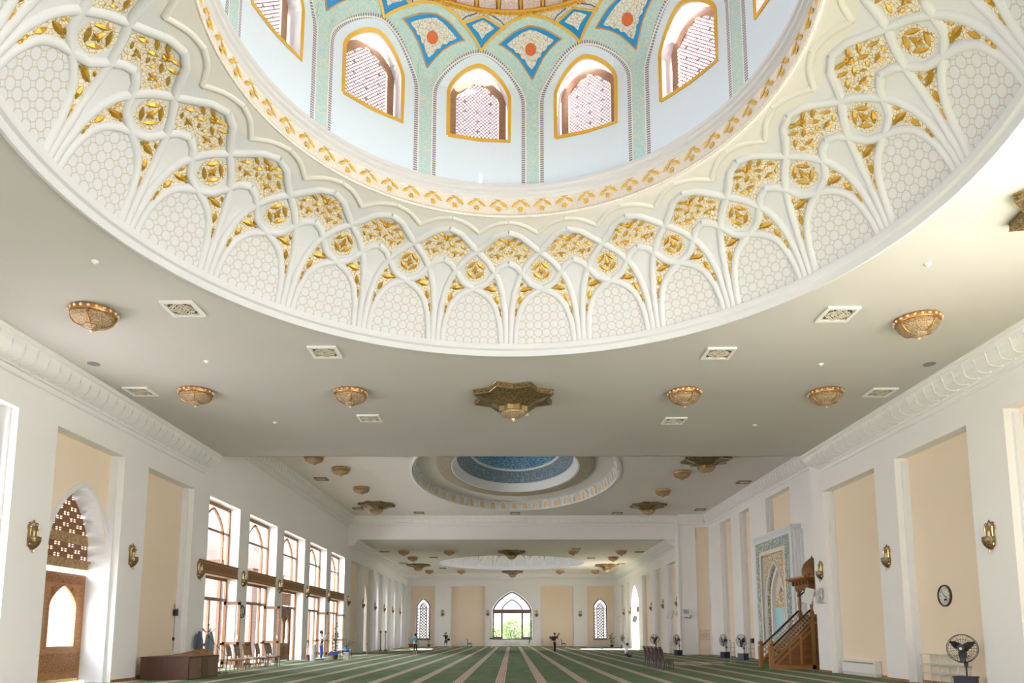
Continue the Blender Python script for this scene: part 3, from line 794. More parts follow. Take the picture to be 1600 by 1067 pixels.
            drum.ribbon(yel, [(c, Z(15.205)), (c+sg*.06, Z(15.15)), (c+sg*.125, Z(15.085))], flat_sec(.035, .03), sub=3)
            drum.fill(sky_, c, c+sg*.262, lambda a: Z(max(sm_hi(a-c) if abs(a-c) < .12 else 0, t2w(a-c))), lambda a: Z(15.28), .008, 16, 5)
            drum.ribbon(dbl, [(c+sg*.13, Z(15.10)), (c+sg*.10, Z(15.17)), (c+sg*.03, Z(15.235)), (c, Z(15.245))], flat_sec(.02, .02), sub=2)
    for m_, nm, mt in ((chk, 'bead_bands', CHECK), (white, 'white_fillets', STUCCO), (teal, 'green_scroll_bands', TEAL), (yel, 'yellow_bands', GOLDP), (blu, 'blue_fields', BLUE), (dbl, 'dark_blue_lines', DBLUE),
                       (med, 'arabesque_medallions', MEDAL), (dot, 'orange_rosettes', mat('orange_red_paint', (.62, .14, .04), .6)), (ora, 'orange_outlines', mat('ochre_paint', (.55, .30, .10), .6)), (sky_, 'grey_blue_zone', MEDAL)):
        m_.build(nm, mt, root)
    # golden ring, stalactite ring and closing cap
    g = MB(); pts = [(DC[0]+3.80*sin(2*pi*k/96), DC[1]+3.80*cos(2*pi*k/96), 15.27) for k in range(96)]
    g.tube(pts, .055, 8, closed=True)
    for k in range(240):
        a = 2*pi*k/240; g.rbox((DC[0]+3.78*sin(a), DC[1]+3.78*cos(a), 15.23), (.05, .05, .10), -a)
    g.build('golden_ring', GOLDP, root, smooth=True)
    cap = MB(); cap.lathe([(3.76, 15.27), (3.92, 15.29), (3.90, 15.6), (3.6, 15.95), (3.0, 16.4), (2.2, 16.9), (1.2, 17.2), (1e-4, 17.3)], 96, (*DC, 0))
    cap.f.pop(); cap.m.pop()
    cap.build('vault_cap', mat('ochre_orange_vault', (.50, .19, .05), .6), root, smooth=True)
    mq = MB(); vt = Rev([(3.84, 15.30), (3.80, 15.50), (3.5, 16.0)], DC); mg = MB()
    for k in range(48):
        a = 2*pi*k/48; wv = .052
        vt.fill(mq, a-wv, a+wv, lambda x: .02, lambda x: .30+.3*arch((x-a)/wv), .02, 10, 4)
        mg.tube([vt.P(a+.0655, .0, .02), vt.P(a+.0655, .4, .03), vt.P(a+.0655, .9, .02)], [.02, .05, .03], 6)
    mq.build('stalactite_niches', MUQ, root); mg.build('golden_stalactites', GOLDP, root, smooth=True)
    return root
drum_o = build_drum()

# --- the drum windows: wooden frame and fine lattice
def drum_window():
    w = struct(MB().box(0, 0, 0, 0, 0, 0).build('x', WHITE)) if False else None
    T = lambda u, z, d: (u, d, z)      # local: u sideways, d outward, z up; placed by rotation
    path = arch_path(0, .62, 12.93, 13.92, .50, 20)
    fr = MB(); path_frame(fr, T, path, -.155, 0, .10)
    for s_ in (-1, 1): fr.box(s_*.62-.02, s_*.62+.02, .0, .12, 12.93, 13.92)
    fr.box(-.66, .66, 0, .10, 12.90, 12.96)
    fr.box(.40, .44, -.02, 0, 13.28, 13.34)
    return fr, T
fr, T_ = drum_window()
DFR = MB(); path_frame(DFR, T_, arch_path(0, .68, 12.93, 14.15, .60, 20), .17, 0, .10)
DFR.box(-.50, .50, .0, .10, 12.92, 12.97)
DFR.box(-.56, -.52, -.03, 0, 13.30, 13.34)
LAT = MB(); ins = lambda u, z: abs(u) < .51 and 12.94 < z < 14.13+.44*arch(u/.51)
lattice(LAT, T_, ins, -.52, .52, 12.94, 14.62, .062, .018, .03, .05)
for i in range(3):
    for j in range(6): LAT.box(-.30+.30*i-.03, -.30+.30*i+.03, .025, .055, 13.08+.25*j-.02, 13.08+.25*j+.02)
dw0 = None
for b in range(NW):
    a = PW+(b+.5)*DW
    if dw0 is None:
        dw0 = struct(DFR.build('window_1', WINFR)); LAT.build('lattice', mat('violet_grey_lattice', (.36, .27, .29), .6), dw0); o = dw0
    else:
        o = dw0.copy(); COL.objects.link(o); l = dw0.children[0].copy(); COL.objects.link(l); l.parent = o; o.name = 'window_%d' % (b+1)
    R = 5.10; o.location = (DC[0]+R*sin(a), DC[1]+R*cos(a), 0); o.rotation_euler = (0, 0, -a)
    portal((DC[0]+(R+.2)*sin(a), DC[1]+(R+.2)*cos(a), 13.7), (-sin(a), -cos(a), 0), 1.4, 1.7)

# --- the matching dome of the far bay is the same shape
def copy_struct(o, dx):
    c = o.copy(); COL.objects.link(c); c.location = (o.location[0]+dx[0], o.location[1]+dx[1], o.location[2])
    for ch in o.children:
        g = ch.copy(); COL.objects.link(g); g.parent = c
    return c
copy_struct(cove_o, (.045, 62.55)); copy_struct(drum_o, (.045, 62.55))

# --- oval coffer of the middle bay
class Oval:
    def __init__(s, prof): s.p = prof      # (scale, z)
def oval_band(prof, mi_list, name, mats, parent=None, n=120):
    mb = MB(); rows = []
    for sc, z in prof:
        rows.append([mb.add((OV[0]+OV[2]*sc*cos(2*pi*k/n), OV[1]+OV[3]*sc*sin(2*pi*k/n), z)) for k in range(n)])
    for i, (a, b) in enumerate(zip(rows, rows[1:])):
        for k in range(n): mb.face((a[k], a[(k+1) % n], b[(k+1) % n], b[k]), mi_list[i])
    return mb.build(name, mats, parent, smooth=True)
ovr = struct(oval_band([(1.02, 10.5), (1.02, 10.44), (1.0, 10.43), (.995, 10.5), (.99, 11.05), (.96, 11.12), (.78, 11.14)], [0, 0, 0, 0, 0, 1], 'ceiling_oval_dome', [STUCCO, CEIL]))
oval_band([(.78, 11.12), (.765, 11.02), (.75, 11.0), (.64, 11.0), (.63, 11.06)], [0, 0, 0, 0], 'taupe_ring', [TAUPE], ovr)
oval_band([(.635, 11.03), (.62, 11.03), (.605, 11.2), (.59, 11.42), (.575, 11.5)], [0]*4, 'white_cove', [STUCCO], ovr)
oval_band([(.575, 11.5), (.54, 11.75), (.50, 11.95), (.465, 12.1)], [0]*3, 'blue_mosaic_band', [MOSAB], ovr)
oval_band([(.468, 12.07), (.455, 12.05), (.44, 12.14)], [0]*2, 'pale_ring', [STUCCO], ovr)
oval_band([(.445, 12.13), (.36, 12.4), (.22, 12.65), (.01, 12.75)], [0]*3, 'blue_centre', [MOSAC], ovr)
oval_band([(1.06, 10.5), (1.06, 13.3), (.01, 13.35)], [0]*2, 'sun_block_shell', [BEIGE], ovr)  # unseen cover added to keep sunlight out of the gaps between the rings
am = MB(); ap = MB()
NA = 46
for k in range(NA):
    a = 2*pi*(k+.5)/NA
    def Q(da, t, off=0):
        sc = lerp(.995, .97, t)-.004-off/8; z = 10.50+.58*t
        return (OV[0]+OV[2]*sc*cos(a+da), OV[1]+OV[3]*sc*sin(a+da), z)
    w_ = .048
    us = [-w_*.62*cos(pi*j/8) for j in range(9)]
    for p, q in zip(us, us[1:]):
        tp = lambda u: .42+.36*arch(u/(w_*.62))
        ap.quad(Q(p, .06, .02), Q(q, .06, .02), Q(q, tp(q), .02), Q(p, tp(p), .02))
    path = [Q(-w_*.8, 0, .05), Q(-w_*.8, .45, .05)]+[Q(-w_*.8*cos(pi*j/8), .45+.45*arch(cos(pi*j/8)), .05) for j in range(1, 8)]+[Q(w_*.8, .45, .05), Q(w_*.8, 0, .05)]
    am.tube(path, .045, 5)
am.build('small_arcade', STUCCO, ovr, smooth=True); ap.build('arcade_panels', mat('warm_ochre_plaster', (.78, .55, .30), .7), ovr)

# ---------------------------------------------------------------- daylight comes in through the openings
for a, b in WIN: portal((-13.25, (a+b)/2, 3.6), (1, 0, 0), b-a, 7.2)
portal((-13.25, -1.4, 3.9), (1, 0, 0), 4, 6.6)
for u in (-3.4, 1.8, 7.0):
    portal((13.25, u+2, 3.9), (-1, 0, 0), 4, 6.6)
portal((-13.4, 16, 3.8), (1, 0, 0), 2.6, 6.4)
portal((-13.5, 21.55, 3), (1, 0, 0), 3, 6)
for u in (8.5,): portal((u, -8.6, 3.8), (0, 1, 0), 4.4, 6.8)
portal((.05, 87.6, 3.8), (0, -1, 0), 4.8, 6)
for c, w_ in LAN: portal((c, 87.9, 3.4), (0, -1, 0), 1.7, 5)
portal((13.5, 73.9, 3.2), (-1, 0, 0), 4.4, 6.4)
# ================================================================ WINDOWS AND DOORS
def wood_window(T, a, b, cen, name, door=False, leaf=None, leaf2=None):
    """tall timber window: arched tracery above a carved box lintel, casements below"""
    d0, d1 = .44, .54
    r = struct(MB().box(0, 0, 0, 0, 0, 0).build(name, WOODO)) if False else None
    f = MB(); u0, u1 = a+.02, b-.02
    for x0, x1 in ((u0, u0+.11), (u1-.11, u1)): ubox(f, T, x0, x1, 0, 7.2, d0, d1)
    ubox(f, T, u0, u1, 7.1, 7.23, d0, d1); ubox(f, T, u0, u1, 5.98, 6.08, d0, d1); ubox(f, T, u0, u1, 4.5, 4.62, d0, d1)
    ml = [cen-1.12, cen+1.12]
    for m_ in ml: ubox(f, T, m_-.05, m_+.05, 4.6, 6.05, d0, d1)
    P = arch_path(cen, 1.17, 6.03, 6.05, 1.0, 20)[1:-1]
    path_frame(f, T, P, .09, d0, d1)
    ubox(f, T, u0, u1, 3.88, 4.0, d0, d1); ubox(f, T, u0, u1, 2.96, 3.10, d0, d1)
    if door:
        ubox(f, T, cen-1.2, cen-1.05, 0, 3, d0, d1); ubox(f, T, cen+1.05, cen+1.2, 0, 3, d0, d1)
    else:
        for m_ in ml: ubox(f, T, m_-.06, m_+.06, 0, 3.9, d0, d1)
        ubox(f, T, cen-.06, cen+.06, 0, 2.96, d0, d1)
        ubox(f, T, u0, cen, 1.0, 1.12, d0, d1); ubox(f, T, u0, cen, 0, .14, d0, d1); ubox(f, T, u1-.5, u1, 1.0, 1.12, d0, d1); ubox(f, T, cen, u1, 0, .06, d0, d1)
    o = struct(f.build(name, WOODO))
    g = MB(); g.quad(T(u0, 3.1, .49), T(u1, 3.1, .49), T(u1, 7.1, .49), T(u0, 7.1, .49))
    if not door: g.quad(T(u0, .1, .49), T(cen, .1, .49), T(cen, 3, .49), T(u0, 3, .49))
    g.build('pane', PANE, o)
    l = MB(); ubox(l, T, a, b, 4.0, 4.52, -.02, .44); lo = l.build('carved_lintel', WOODD, o)
    s_ = MB(); ubox(s_, T, a+.15, b-.15, 4.12, 4.4, -.035, -.02); ubox(s_, T, a+.02, b-.02, 4.46, 4.53, -.05, .0); ubox(s_, T, a+.02, b-.02, 3.99, 4.06, -.05, .0); s_.build('lintel_relief', CARVE, lo)
    return o
for i, (a, b) in enumerate(WIN):
    cen = (31.2, 36.35, 41.6, 46.85, 52.1)[i]
    wo_ = wood_window(TL, a if i else 28.9, b, cen, 'window_%d' % (20+i), door=(i == 2))
    if i == 0: pass

def casement(name, x0, x1, y, z0=.16, z1=2.96, label='', wood=WOODO, mid=1.1):
    """glazed leaf swung into the hall, standing square to the wall"""
    f = MB()
    for a, b in ((x0, x0+.12), (x1-.12, x1)): f.box(a, b, y-.03, y+.03, z0, z1)
    for za, zb in ((z0, z0+.16), (mid-.06, mid+.06), (z1-.14, z1)): f.box(x0, x1, y-.03, y+.03, za, zb)
    o = tag(f.build('casement', wood), label, 'casement', 'casement leaves swung open along the window wall')
    g = MB(); g.quad((x0, y, z0), (x1, y, z0), (x1, y, z1), (x0, y, z1)); g.build('pane', PANE, o)
    h = MB(); h.tube([(x1-.06, y-.03, 1.45), (x1-.06, y-.08, 1.45), (x1-.06, y-.08, 1.3)], .012, 6); h.build('handle', BRASSB, o)
    return o
casement('casement', -13.02, -12.26, 32.72, label='open glazed wooden window leaf nearest the coat rack')
casement('casement', -13.02, -12.18, 38.0, label='open glazed wooden window leaf just before the carved double door')
casement('casement', -13.02, -12.25, 48.4, label='open glazed wooden window leaf behind the man in blue trousers')
casement('casement', -13.02, -12.35, 53.5, label='open glazed wooden window leaf at the far end beside the round plant table')

# pair of carved doors in the third window bay
def carved_leaf(T, u0, u1, z0, z1, d, parent, glass_z, name='door_leaf', wd=WOODO, hole=None):
    w = u1-u0; c = (u0+u1)/2; gw = w*.30
    g0, g1, gr = glass_z
    mb = wall_mesh(lambda u, z, dd: T(u, z, d+dd), u0, u1, z0, z1, [dict(u0=c-gw, u1=c+gw, z0=g0, z1=g1, rise=gr, depth=.06)])
    m2 = wall_mesh(lambda u, z, dd: T(u, z, d+.06-dd), u0, u1, z0, z1, [dict(u0=c-gw, u1=c+gw, z0=g0, z1=g1, rise=gr, depth=.0)])
    mb2 = mb; off = len(mb.v); mb.v += m2.v; mb.f += [tuple(i+off for i in f) for f in m2.f]; mb.m += m2.m
    for u in (u0, u1): mb.quad(T(u, z0, d), T(u, z1, d), T(u, z1, d+.06), T(u, z0, d+.06))
    mb.quad(T(u0, z1, d), T(u1, z1, d), T(u1, z1, d+.06), T(u0, z1, d+.06))
    path_frame(mb, T, arch_path(c, gw+.05, g0, g1, gr+.05, 16), .05, d-.02, d)
    ubox(mb, T, c-gw-.07, c+gw+.07, g0-.06, g0, d-.02, d)
    fr = [(u0+.08, z0+.22), (u0+.08, g0-.14), (u1-.08, g0-.14), (u1-.08, z0+.22)]
    path_frame(mb, T, fr, .05, d-.02, d, closed=True)
    o = mb.build(name, wd, parent)
    p = MB(); ubox(p, T, u0+.16, u1-.16, z0+.30, g0-.22, d-.02, d-.002); p.build('carved_panel', CARVE, o)
    q = MB(); ubox(q, T, u0+.10, u1-.10, g1+gr+.08, z1-.08, d-.015, d-.002)
    for s_ in (-1, 1): q.lathe([(.12, -.01), (.12, .012), (.02, .03)], 12, T(c+s_*w*.22, g1+gr*.75, d-.01), axis='X')
    q.build('carved_head', CARVE, o)
    gl = MB(); gl.quad(T(c-gw, g0, d+.03), T(c+gw, g0, d+.03), T(c+gw, g1+gr, d+.03), T(c-gw, g1+gr, d+.03)); gl.build('pane', PANE, o)
    return o
d1 = MB(); ubox(d1, TL, 40.5, 42.75, 2.98, 3.08, .40, .5); d1 = struct(d1.build('door_1', WOODO))
carved_leaf(TL, 40.56, 41.6, .04, 2.96, .46, d1, (1.0, 2.05, .42)); carved_leaf(TL, 41.6, 42.64, .04, 2.96, .46, d1, (1.0, 2.05, .42))
m = MB(); lattice(m, TL, lambda u, z: 40.5 < u < 42.75 and 3.12 < z < 3.86, 40.5, 42.75, 3.12, 3.86, .12, .04, .46, .49); m.build('transom_lattice', WOODO, d1)
h = MB(); h.box(-13.05, -12.95, 41.55, 41.58, 1.0, 1.25); h.build('door_handle', BRASSB, d1)

# tall arched wooden door in the left recess
f = MB(); P = arch_path(21.9, 1.52, 0, 3.95, 2.12, 30, pq=(1.5, .58)); DDP = .98
path_frame(f, TL, P, .20, DDP, DDP+.12); path_frame(f, TL, arch_path(21.9, 1.35, 3.5, 3.95, 1.9, 26, pq=(1.5, .58)), .07, DDP-.04, DDP)
ubox(f, TL, 20.4, 23.42, 3.52, 3.78, DDP-.03, DDP+.1); ubox(f, TL, 20.4, 23.42, 4.29, 4.60, DDP, DDP+.08); ubox(f, TL, 20.4, 23.42, 3.72, 3.80, DDP-.10, DDP)
dr2 = struct(f.build('door_2', WOODD))
g = MB(); ins = lambda u, z: abs(u-21.9) < 1.32 and z < 3.95+1.86*arch((u-21.9)/1.32, 1.5, .58)
def latt_holes(mb, z0, z1):
    """pierced board: rows of small paired openings"""
    st = .17; nz = int((z1-z0)/st)+1; nu = int(2.66/st)
    for i in range(nu):
        for j in range(nz):
            u = 20.57+i*st; z = z0+j*st
            if not ins(u+st/2, z+st/2) or z+st > z1+.02: continue
            k = (i+j*2) % 4
            if k in (0, 1):     # pierced cell: a thin frame of wood with a cross bar
                ubox(mb, TL, u, u+st*.20, z, z+st, DDP+.03, DDP+.07); ubox(mb, TL, u+st*.8, u+st, z, z+st, DDP+.03, DDP+.07)
                ubox(mb, TL, u+st*.2, u+st*.8, z, z+st*.2, DDP+.03, DDP+.07); ubox(mb, TL, u+st*.2, u+st*.8, z+st*.8, z+st, DDP+.03, DDP+.07); ubox(mb, TL, u+st*.2, u+st*.8, z+st*.45, z+st*.58, DDP+.03, DDP+.07)
            else: ubox(mb, TL, u, u+st, z, z+st, DDP+.03, DDP+.07)
latt_holes(g, 3.80, 4.42); latt_holes(g, 4.58, 5.9); g.build('fanlight_lattice', WOODO, dr2)
carved_leaf(TL, 20.82, 22.98, .06, 3.36, DDP+.02, dr2, (1.14, 2.35, .62), 'door_leaf', WOOD)
st_ = MB(); ubox(st_, TL, 22.98, 23.26, 0, 3.52, DDP, DDP+.1); st_.build('door_jamb', WOODO, dr2)
kb = MB(); ubox(kb, TL, 20.9, 22.9, .06, .16, DDP, DDP+.02); kb.build('brass_kick_plate', BRASSB, dr2)
sr = MB(); path_frame(sr, TL, arch_path(21.52, 1.66, 0, 4.05, 2.0, 28, pq=(1.55, .58)), .13, ND-.07, ND); struct(sr.build('trim_12', STUCCO))
# framed window in the cut-off recess at the left edge
f = MB(); path_frame(f, TL, [(14.75, .6), (14.75, 6.9), (17.3, 6.9), (17.3, .6)], .12, .55, .65, closed=True)
ubox(f, TL, 14.75, 17.3, 3.8, 3.95, .55, .65); ubox(f, TL, 15.98, 16.08, .6, 6.9, .55, .65)
path_frame(f, TL, [(14.5, .4), (14.5, 7.1), (17.55, 7.1), (17.55, .4)], .12, ND-.06, ND, mi=1, closed=True)
struct(f.build('window_30', [WOOD, STUCCO]))
# passage door leaf seen edge-on in the far left recess
f = MB(); ubox(f, TL, 62.6, 62.75, 0, 5.2, ND+.1, ND+.4); struct(f.build('door_3', WOODD))
# exterior brick piers of the arcade outside the left windows
for i, y in enumerate((23.9, 29.6, 34.4, 39.7, 45.0, 50.2, 55.6)):
    b = MB()
    for fx in ((-16.2, y, -16.2, y+1.0), (-16.2, y+1.0, -17.2, y+1.0), (-16.2, y, -17.2, y)):
        x0, y0, x1, y1 = fx; L = hypot(x1-x0, y1-y0); u0_ = 0
        b.quad((x0, y0, -.1), (x1, y1, -.1), (x1, y1, 7), (x0, y0, 7), uv=((0, 0), (L, 0), (L, 7.1), (0, 7.1)))
    b.quad((-17.2, y, -.1), (-17.2, y+1, -.1), (-17.2, y+1, 7), (-17.2, y, 7), uv=((0, 0), (1, 0), (1, 7.1), (0, 7.1)))
    struct(b.build('wall_arcade', BRICK))
b = MB(); b.box(-17.4, -16.0, 23, 57, 5.6, 6.6); struct(b.build('wall_arcade', BRICK))

# far windows of the end wall
f = MB(); c = .05; P = arch_path(c, 2.36, .9, 4.3, 2.36, 30)
path_frame(f, TE, P, .17, .30, .44); ubox(f, TE, c-2.4, c+2.4, .86, 1.0, .3, .46)
for s_ in (-1.22, 1.22): ubox(f, TE, c+s_-.09, c+s_+.09, .9, 4.1, .34, .44)
path_frame(f, TE, arch_path(c, 1.25, 4.4, 4.45, 1.25, 20), .11, .34, .44)
for s_ in (-1, 1): ubox(f, TE, c+s_*2.36-(.12 if s_ > 0 else 0), c+s_*2.36+(.12 if s_ < 0 else 0), 1.0, 1.16, .34, .44); 
ubox(f, TE, c-2.3, c-1.2, .95, 1.2, .34, .44); ubox(f, TE, c+1.2, c+2.3, .95, 1.2, .34, .44)
w9 = struct(f.build('window_31', PURPLE))
l = MB(); ubox(l, TE, c-2.36, c+2.36, 4.02, 4.46, .22, .46); l.build('carved_lintel', mat('violet_brown_lintel', (.20, .11, .09), .5), w9)
g = MB(); g.quad(TE(c-2.3, .95, .4), TE(c+2.3, .95, .4), TE(c+2.3, 6.6, .4), TE(c-2.3, 6.6, .4)); g.build('pane', PANE, w9)
sr = MB(); path_frame(sr, TE, arch_path(c, 2.62, .86, 4.3, 2.62, 30), .10, -.06, .0); struct(sr.build('trim_13', STUCCO))
for i, (c, w_) in enumerate(LAN):
    f = MB(); path_frame(f, TE, arch_path(c, .82, .94, 4.85, .98, 20), .13, .64, .76); ubox(f, TE, c-.8, c+.8, .9, 1.04, .64, .76)
    path_frame(f, TE, arch_path(c, .44, .95, 4.7, .62, 16), .09, .64, .76); ubox(f, TE, c-.8, c+.8, 4.55, 4.62, .66, .74)
    o = struct(f.build('window_%d' % (32+i), PURPLE))
    g = MB(); q = w_-.06
    lattice(g, TE, lambda u, z: abs(u-c) < .40 and 1.0 < z < 4.7+.55*arch((u-c)/.40), c-.41, c+.41, 1.0, 5.4, .24, .075, .66, .72)
    for s_ in (-1, 1): lattice(g, TE, lambda u, z: .44 < s_*(u-c) < .76 and 1.0 < z < 4.55, c-.8, c+.8, 1.0, 4.6, .26, .045, .66, .72)
    g.build('lattice', PURPLE, o)
    s_ = MB(); ubox(s_, TE, c-.95, c+.95, .82, .9, .3, .62); struct(s_.build('trim_%d' % (14+i), WOODD))
# door in the far right arch: a leaf folded back against the jamb with its transom
f = MB(); ubox(f, TR, 71.85, 72.05, 0, 4.6, .02, .75); ubox(f, TR, 71.8, 76.0, 3.85, 4.2, .62, .74); ubox(f, TR, 71.85, 72.6, 3.7, 4.25, -.05, .3)
struct(f.build('door_4', WOODO))

# ================================================================ MIHRAB
F = lambda u, z, d: (14.5+d, u, z)
mh = empty('mihrab', (0, 0, 0), 0, 'tall blue and gold arched prayer niche in the right wall beside the wooden pulpit', 'prayer niche')
c = 39.95
s0 = wall_mesh(F, 37.05, 42.85, 0, 6.95, [dict(u0=c-1.75, u1=c+1.75, z0=0, z1=6.05, depth=.12)])
for zt, dd, ext in ((6.95, 0, 0), (7.05, -.06, .05)):
    ubox(s0, F, 37.0-ext, 42.9+ext, zt, zt+.12, dd-.04, .5)
ubox(s0, F, 37.05, 37.06, 0, 6.95, 0, .5); ubox(s0, F, 42.84, 42.85, 0, 6.95, 0, .5)
for k in range(3): ubox(s0, F, 36.93-.10*k, 37.05-.08*k, 0, 6.9, .10+.13*k, .16+.14*k+.06)
s0.build('stepped_frame', STUCCO, mh)
b = wall_mesh(lambda u, z, d: F(u, z, -.02), 37.4, 42.5, 0, 6.75, [dict(u0=c-1.85, u1=c+1.85, z0=0, z1=6.12, depth=0)])
b.build('turquoise_border', TURQ, mh)
b = wall_mesh(lambda u, z, d: F(u, z, -.03), c-1.95, c+1.95, 0, 6.2, [dict(u0=c-1.72, u1=c+1.72, z0=0, z1=5.98, depth=0)])
b.build('gold_fillet', mat('pale_gold_fillet', (.84, .70, .55), .5), mh)
b = wall_mesh(lambda u, z, d: F(u, z, .12+d), c-1.75, c+1.75, 0, 6.05, [dict(u0=c-1.35, u1=c+1.35, z0=0, z1=3.6, rise=1.85, depth=.35)])
b.build('gilt_spandrel', GILTP, mh)
b = MB(); path_frame(b, F, arch_path(c, 1.42, 0, 3.6, 1.95, 26), .10, .05, .13)
path_frame(b, F, arch_path(c, 1.30, 0, 3.6, 1.78, 26), .24, .28, .48); path_frame(b, F, arch_path(c, 1.62, 0, 5.85, .0, 2), .06, .06, .12)
b.build('white_arch_mouldings', STUCCO, mh)
b = wall_mesh(lambda u, z, d: F(u, z, .48+d), c-1.4, c+1.4, 0, 5.5, [dict(u0=c-.78, u1=c+.78, z0=0, z1=2.9, rise=1.25, depth=.5)])
b.build('pale_gilt_inner_face', GILTL, mh)
b = MB(); path_frame(b, F, arch_path(c, .84, 0, 2.9, 1.33, 22), .08, .42, .5); b.build('inner_arch_moulding', STUCCO, mh)
b = MB(); b.lathe([(.85, 0), (.85, 2.95)], 24, (14.5+.95, c, 0)); b.f = b.f[:-2]; b.m = b.m[:-2]
b.build('aqua_apse', mat('aqua_blue_plaster', (.42, .68, .74), .6), mh, smooth=True)
b = MB(); b.lathe([(.85, 2.95), (.8, 3.3), (.6, 3.75), (.3, 4.05), (1e-4, 4.15)], 24, (14.5+.95, c, 0)); b.f.pop(); b.m.pop(); b.build('gilt_half_dome', GILTP, mh, smooth=True)
b = MB(); path_frame(b, lambda u, z, d: F(u, z, d+.9), arch_path(c, .34, .9, 2.1, .6, 14), .06, .82, .88); b.build('small_inner_arch', STUCCO, mh)
# ================================================================ CEILING LAMPS, VENTS, SCONCES
def bowl_lamp(R=.49):
    r = empty('ceiling_lamp'); 
    b = MB(); b.lathe([(R*.93, 0), (R, -.02), (R*1.0, -.10), (R*.97, -.13), (R*.9, -.13)], 32); rim = b.build('rim', AMBER, r, smooth=True)
    cm_ = mat('crystal', (.85, .62, .42), .1, .3)
    b = MB(); b.ball((0, 0, 0), .042, 5, sz=.9); st0 = b.build('crystal_stud', cm_, rim, smooth=True)
    for k in range(20):
        a = 2*pi*k/20; st = st0 if k == 0 else st0.copy()
        if k: COL.objects.link(st); st.parent = rim
        st.location = (R*cos(a), R*sin(a), -.065)
    prof = []; 
    n = 14
    for k in range(n+1):      # beaded bowl in stepped tiers
        t = k/n; rr = R*.94*cos(t*pi/2*.80); z = -.12-.24*sin(t*pi/2)
        prof.append((rr, z)); prof.append((rr-.012, z-.010))
    b = MB(); b.lathe(prof, 40); b.build('beaded_bowl', mat('beaded_crystal', (.33, .20, .10), .25, .35, bump=(55, 1.0), noise=(38, (.60, .47, .32), .42, .6, (1, 1, 1))), r, smooth=False)
    b = MB(); b.lathe([(R*.36, -.34), (R*.38, -.37), (R*.30, -.41), (R*.18, -.44), (.02, -.46)], 28); b.build('lower_tier', MATS['beaded_crystal'], r)
    b = MB(); b.lathe([(.03, -.45), (.05, -.48), (.02, -.51), (1e-4, -.52)], 10); b.build('drop', MATS['crystal'], r, smooth=True)
    for k in range(4):
        a = pi/2*k+.3; pts = [(R*.96*cos(a)*cos(t*pi/2*.8), R*.96*sin(a)*cos(t*pi/2*.8), -.12-.25*sin(t*pi/2)) for t in (0, .25, .5, .75, 1)]
        MB().tube(pts, .015, 5).build('rib', AMBER, r, smooth=True)
    return r
def star_lamp():
    r = empty('star_chandelier')
    def star(R, ri, z, rot=0): return [((R if k % 2 == 0 else ri)*cos(pi*k/8+rot), (R if k % 2 == 0 else ri)*sin(pi*k/8+rot), z) for k in range(16)]
    def ring(mb, A, B):
        for k in range(len(A)): j = (k+1) % len(A); mb.quad(A[k], A[j], B[j], B[k])
    rot = pi/8
    b = MB(); A = star(1.30, 1.0, 0, rot); B = star(1.30, 1.0, -.16, rot); B2 = star(1.22, .94, -.16, rot); ring(b, A, B); ring(b, B, B2); sr_ = b.build('star_rim', BRONZE, r)
    for q in range(16):
        b = MB(); p0, p1 = star(1.305, 1.005, -.02, rot)[q], star(1.305, 1.005, -.02, rot)[(q+1) % 16]
        for z in (-.015, -.15): b.tube([(p0[0], p0[1], z), (p1[0], p1[1], z)], .012, 4)
        b.build('polished_edge', BRASSB if q % 4 == 1 else BRASS, sr_, smooth=True)
    b = MB(); ring(b, B2, star(.72, .62, -.27, rot)); ring(b, star(.72, .62, -.27, rot), star(.44, .40, -.42, rot)); b.build('pierced_shade', BRONZE, r)
    b = MB(); ring(b, star(.46, .38, -.40, rot), star(.46, .38, -.56, rot)); ring(b, star(.46, .38, -.56, rot), star(.38, .33, -.57, rot)); b.build('lower_box', BRASS, r)
    b = MB(); b.lathe([(.38, -.57), (.36, -.62), (.28, -.68), (.16, -.73), (.03, -.75)], 24); b.build('beaded_bowl', MATS['beaded_crystal'], r)
    b = MB(); b.ball((0, 0, -.78), .05, 6); b.lathe([(.06, -.74), (.02, -.82), (1e-4, -.86)], 8); b.build('finial', MATS['crystal'], r, smooth=True)
    return r
bl = bowl_lamp(); stl = star_lamp()
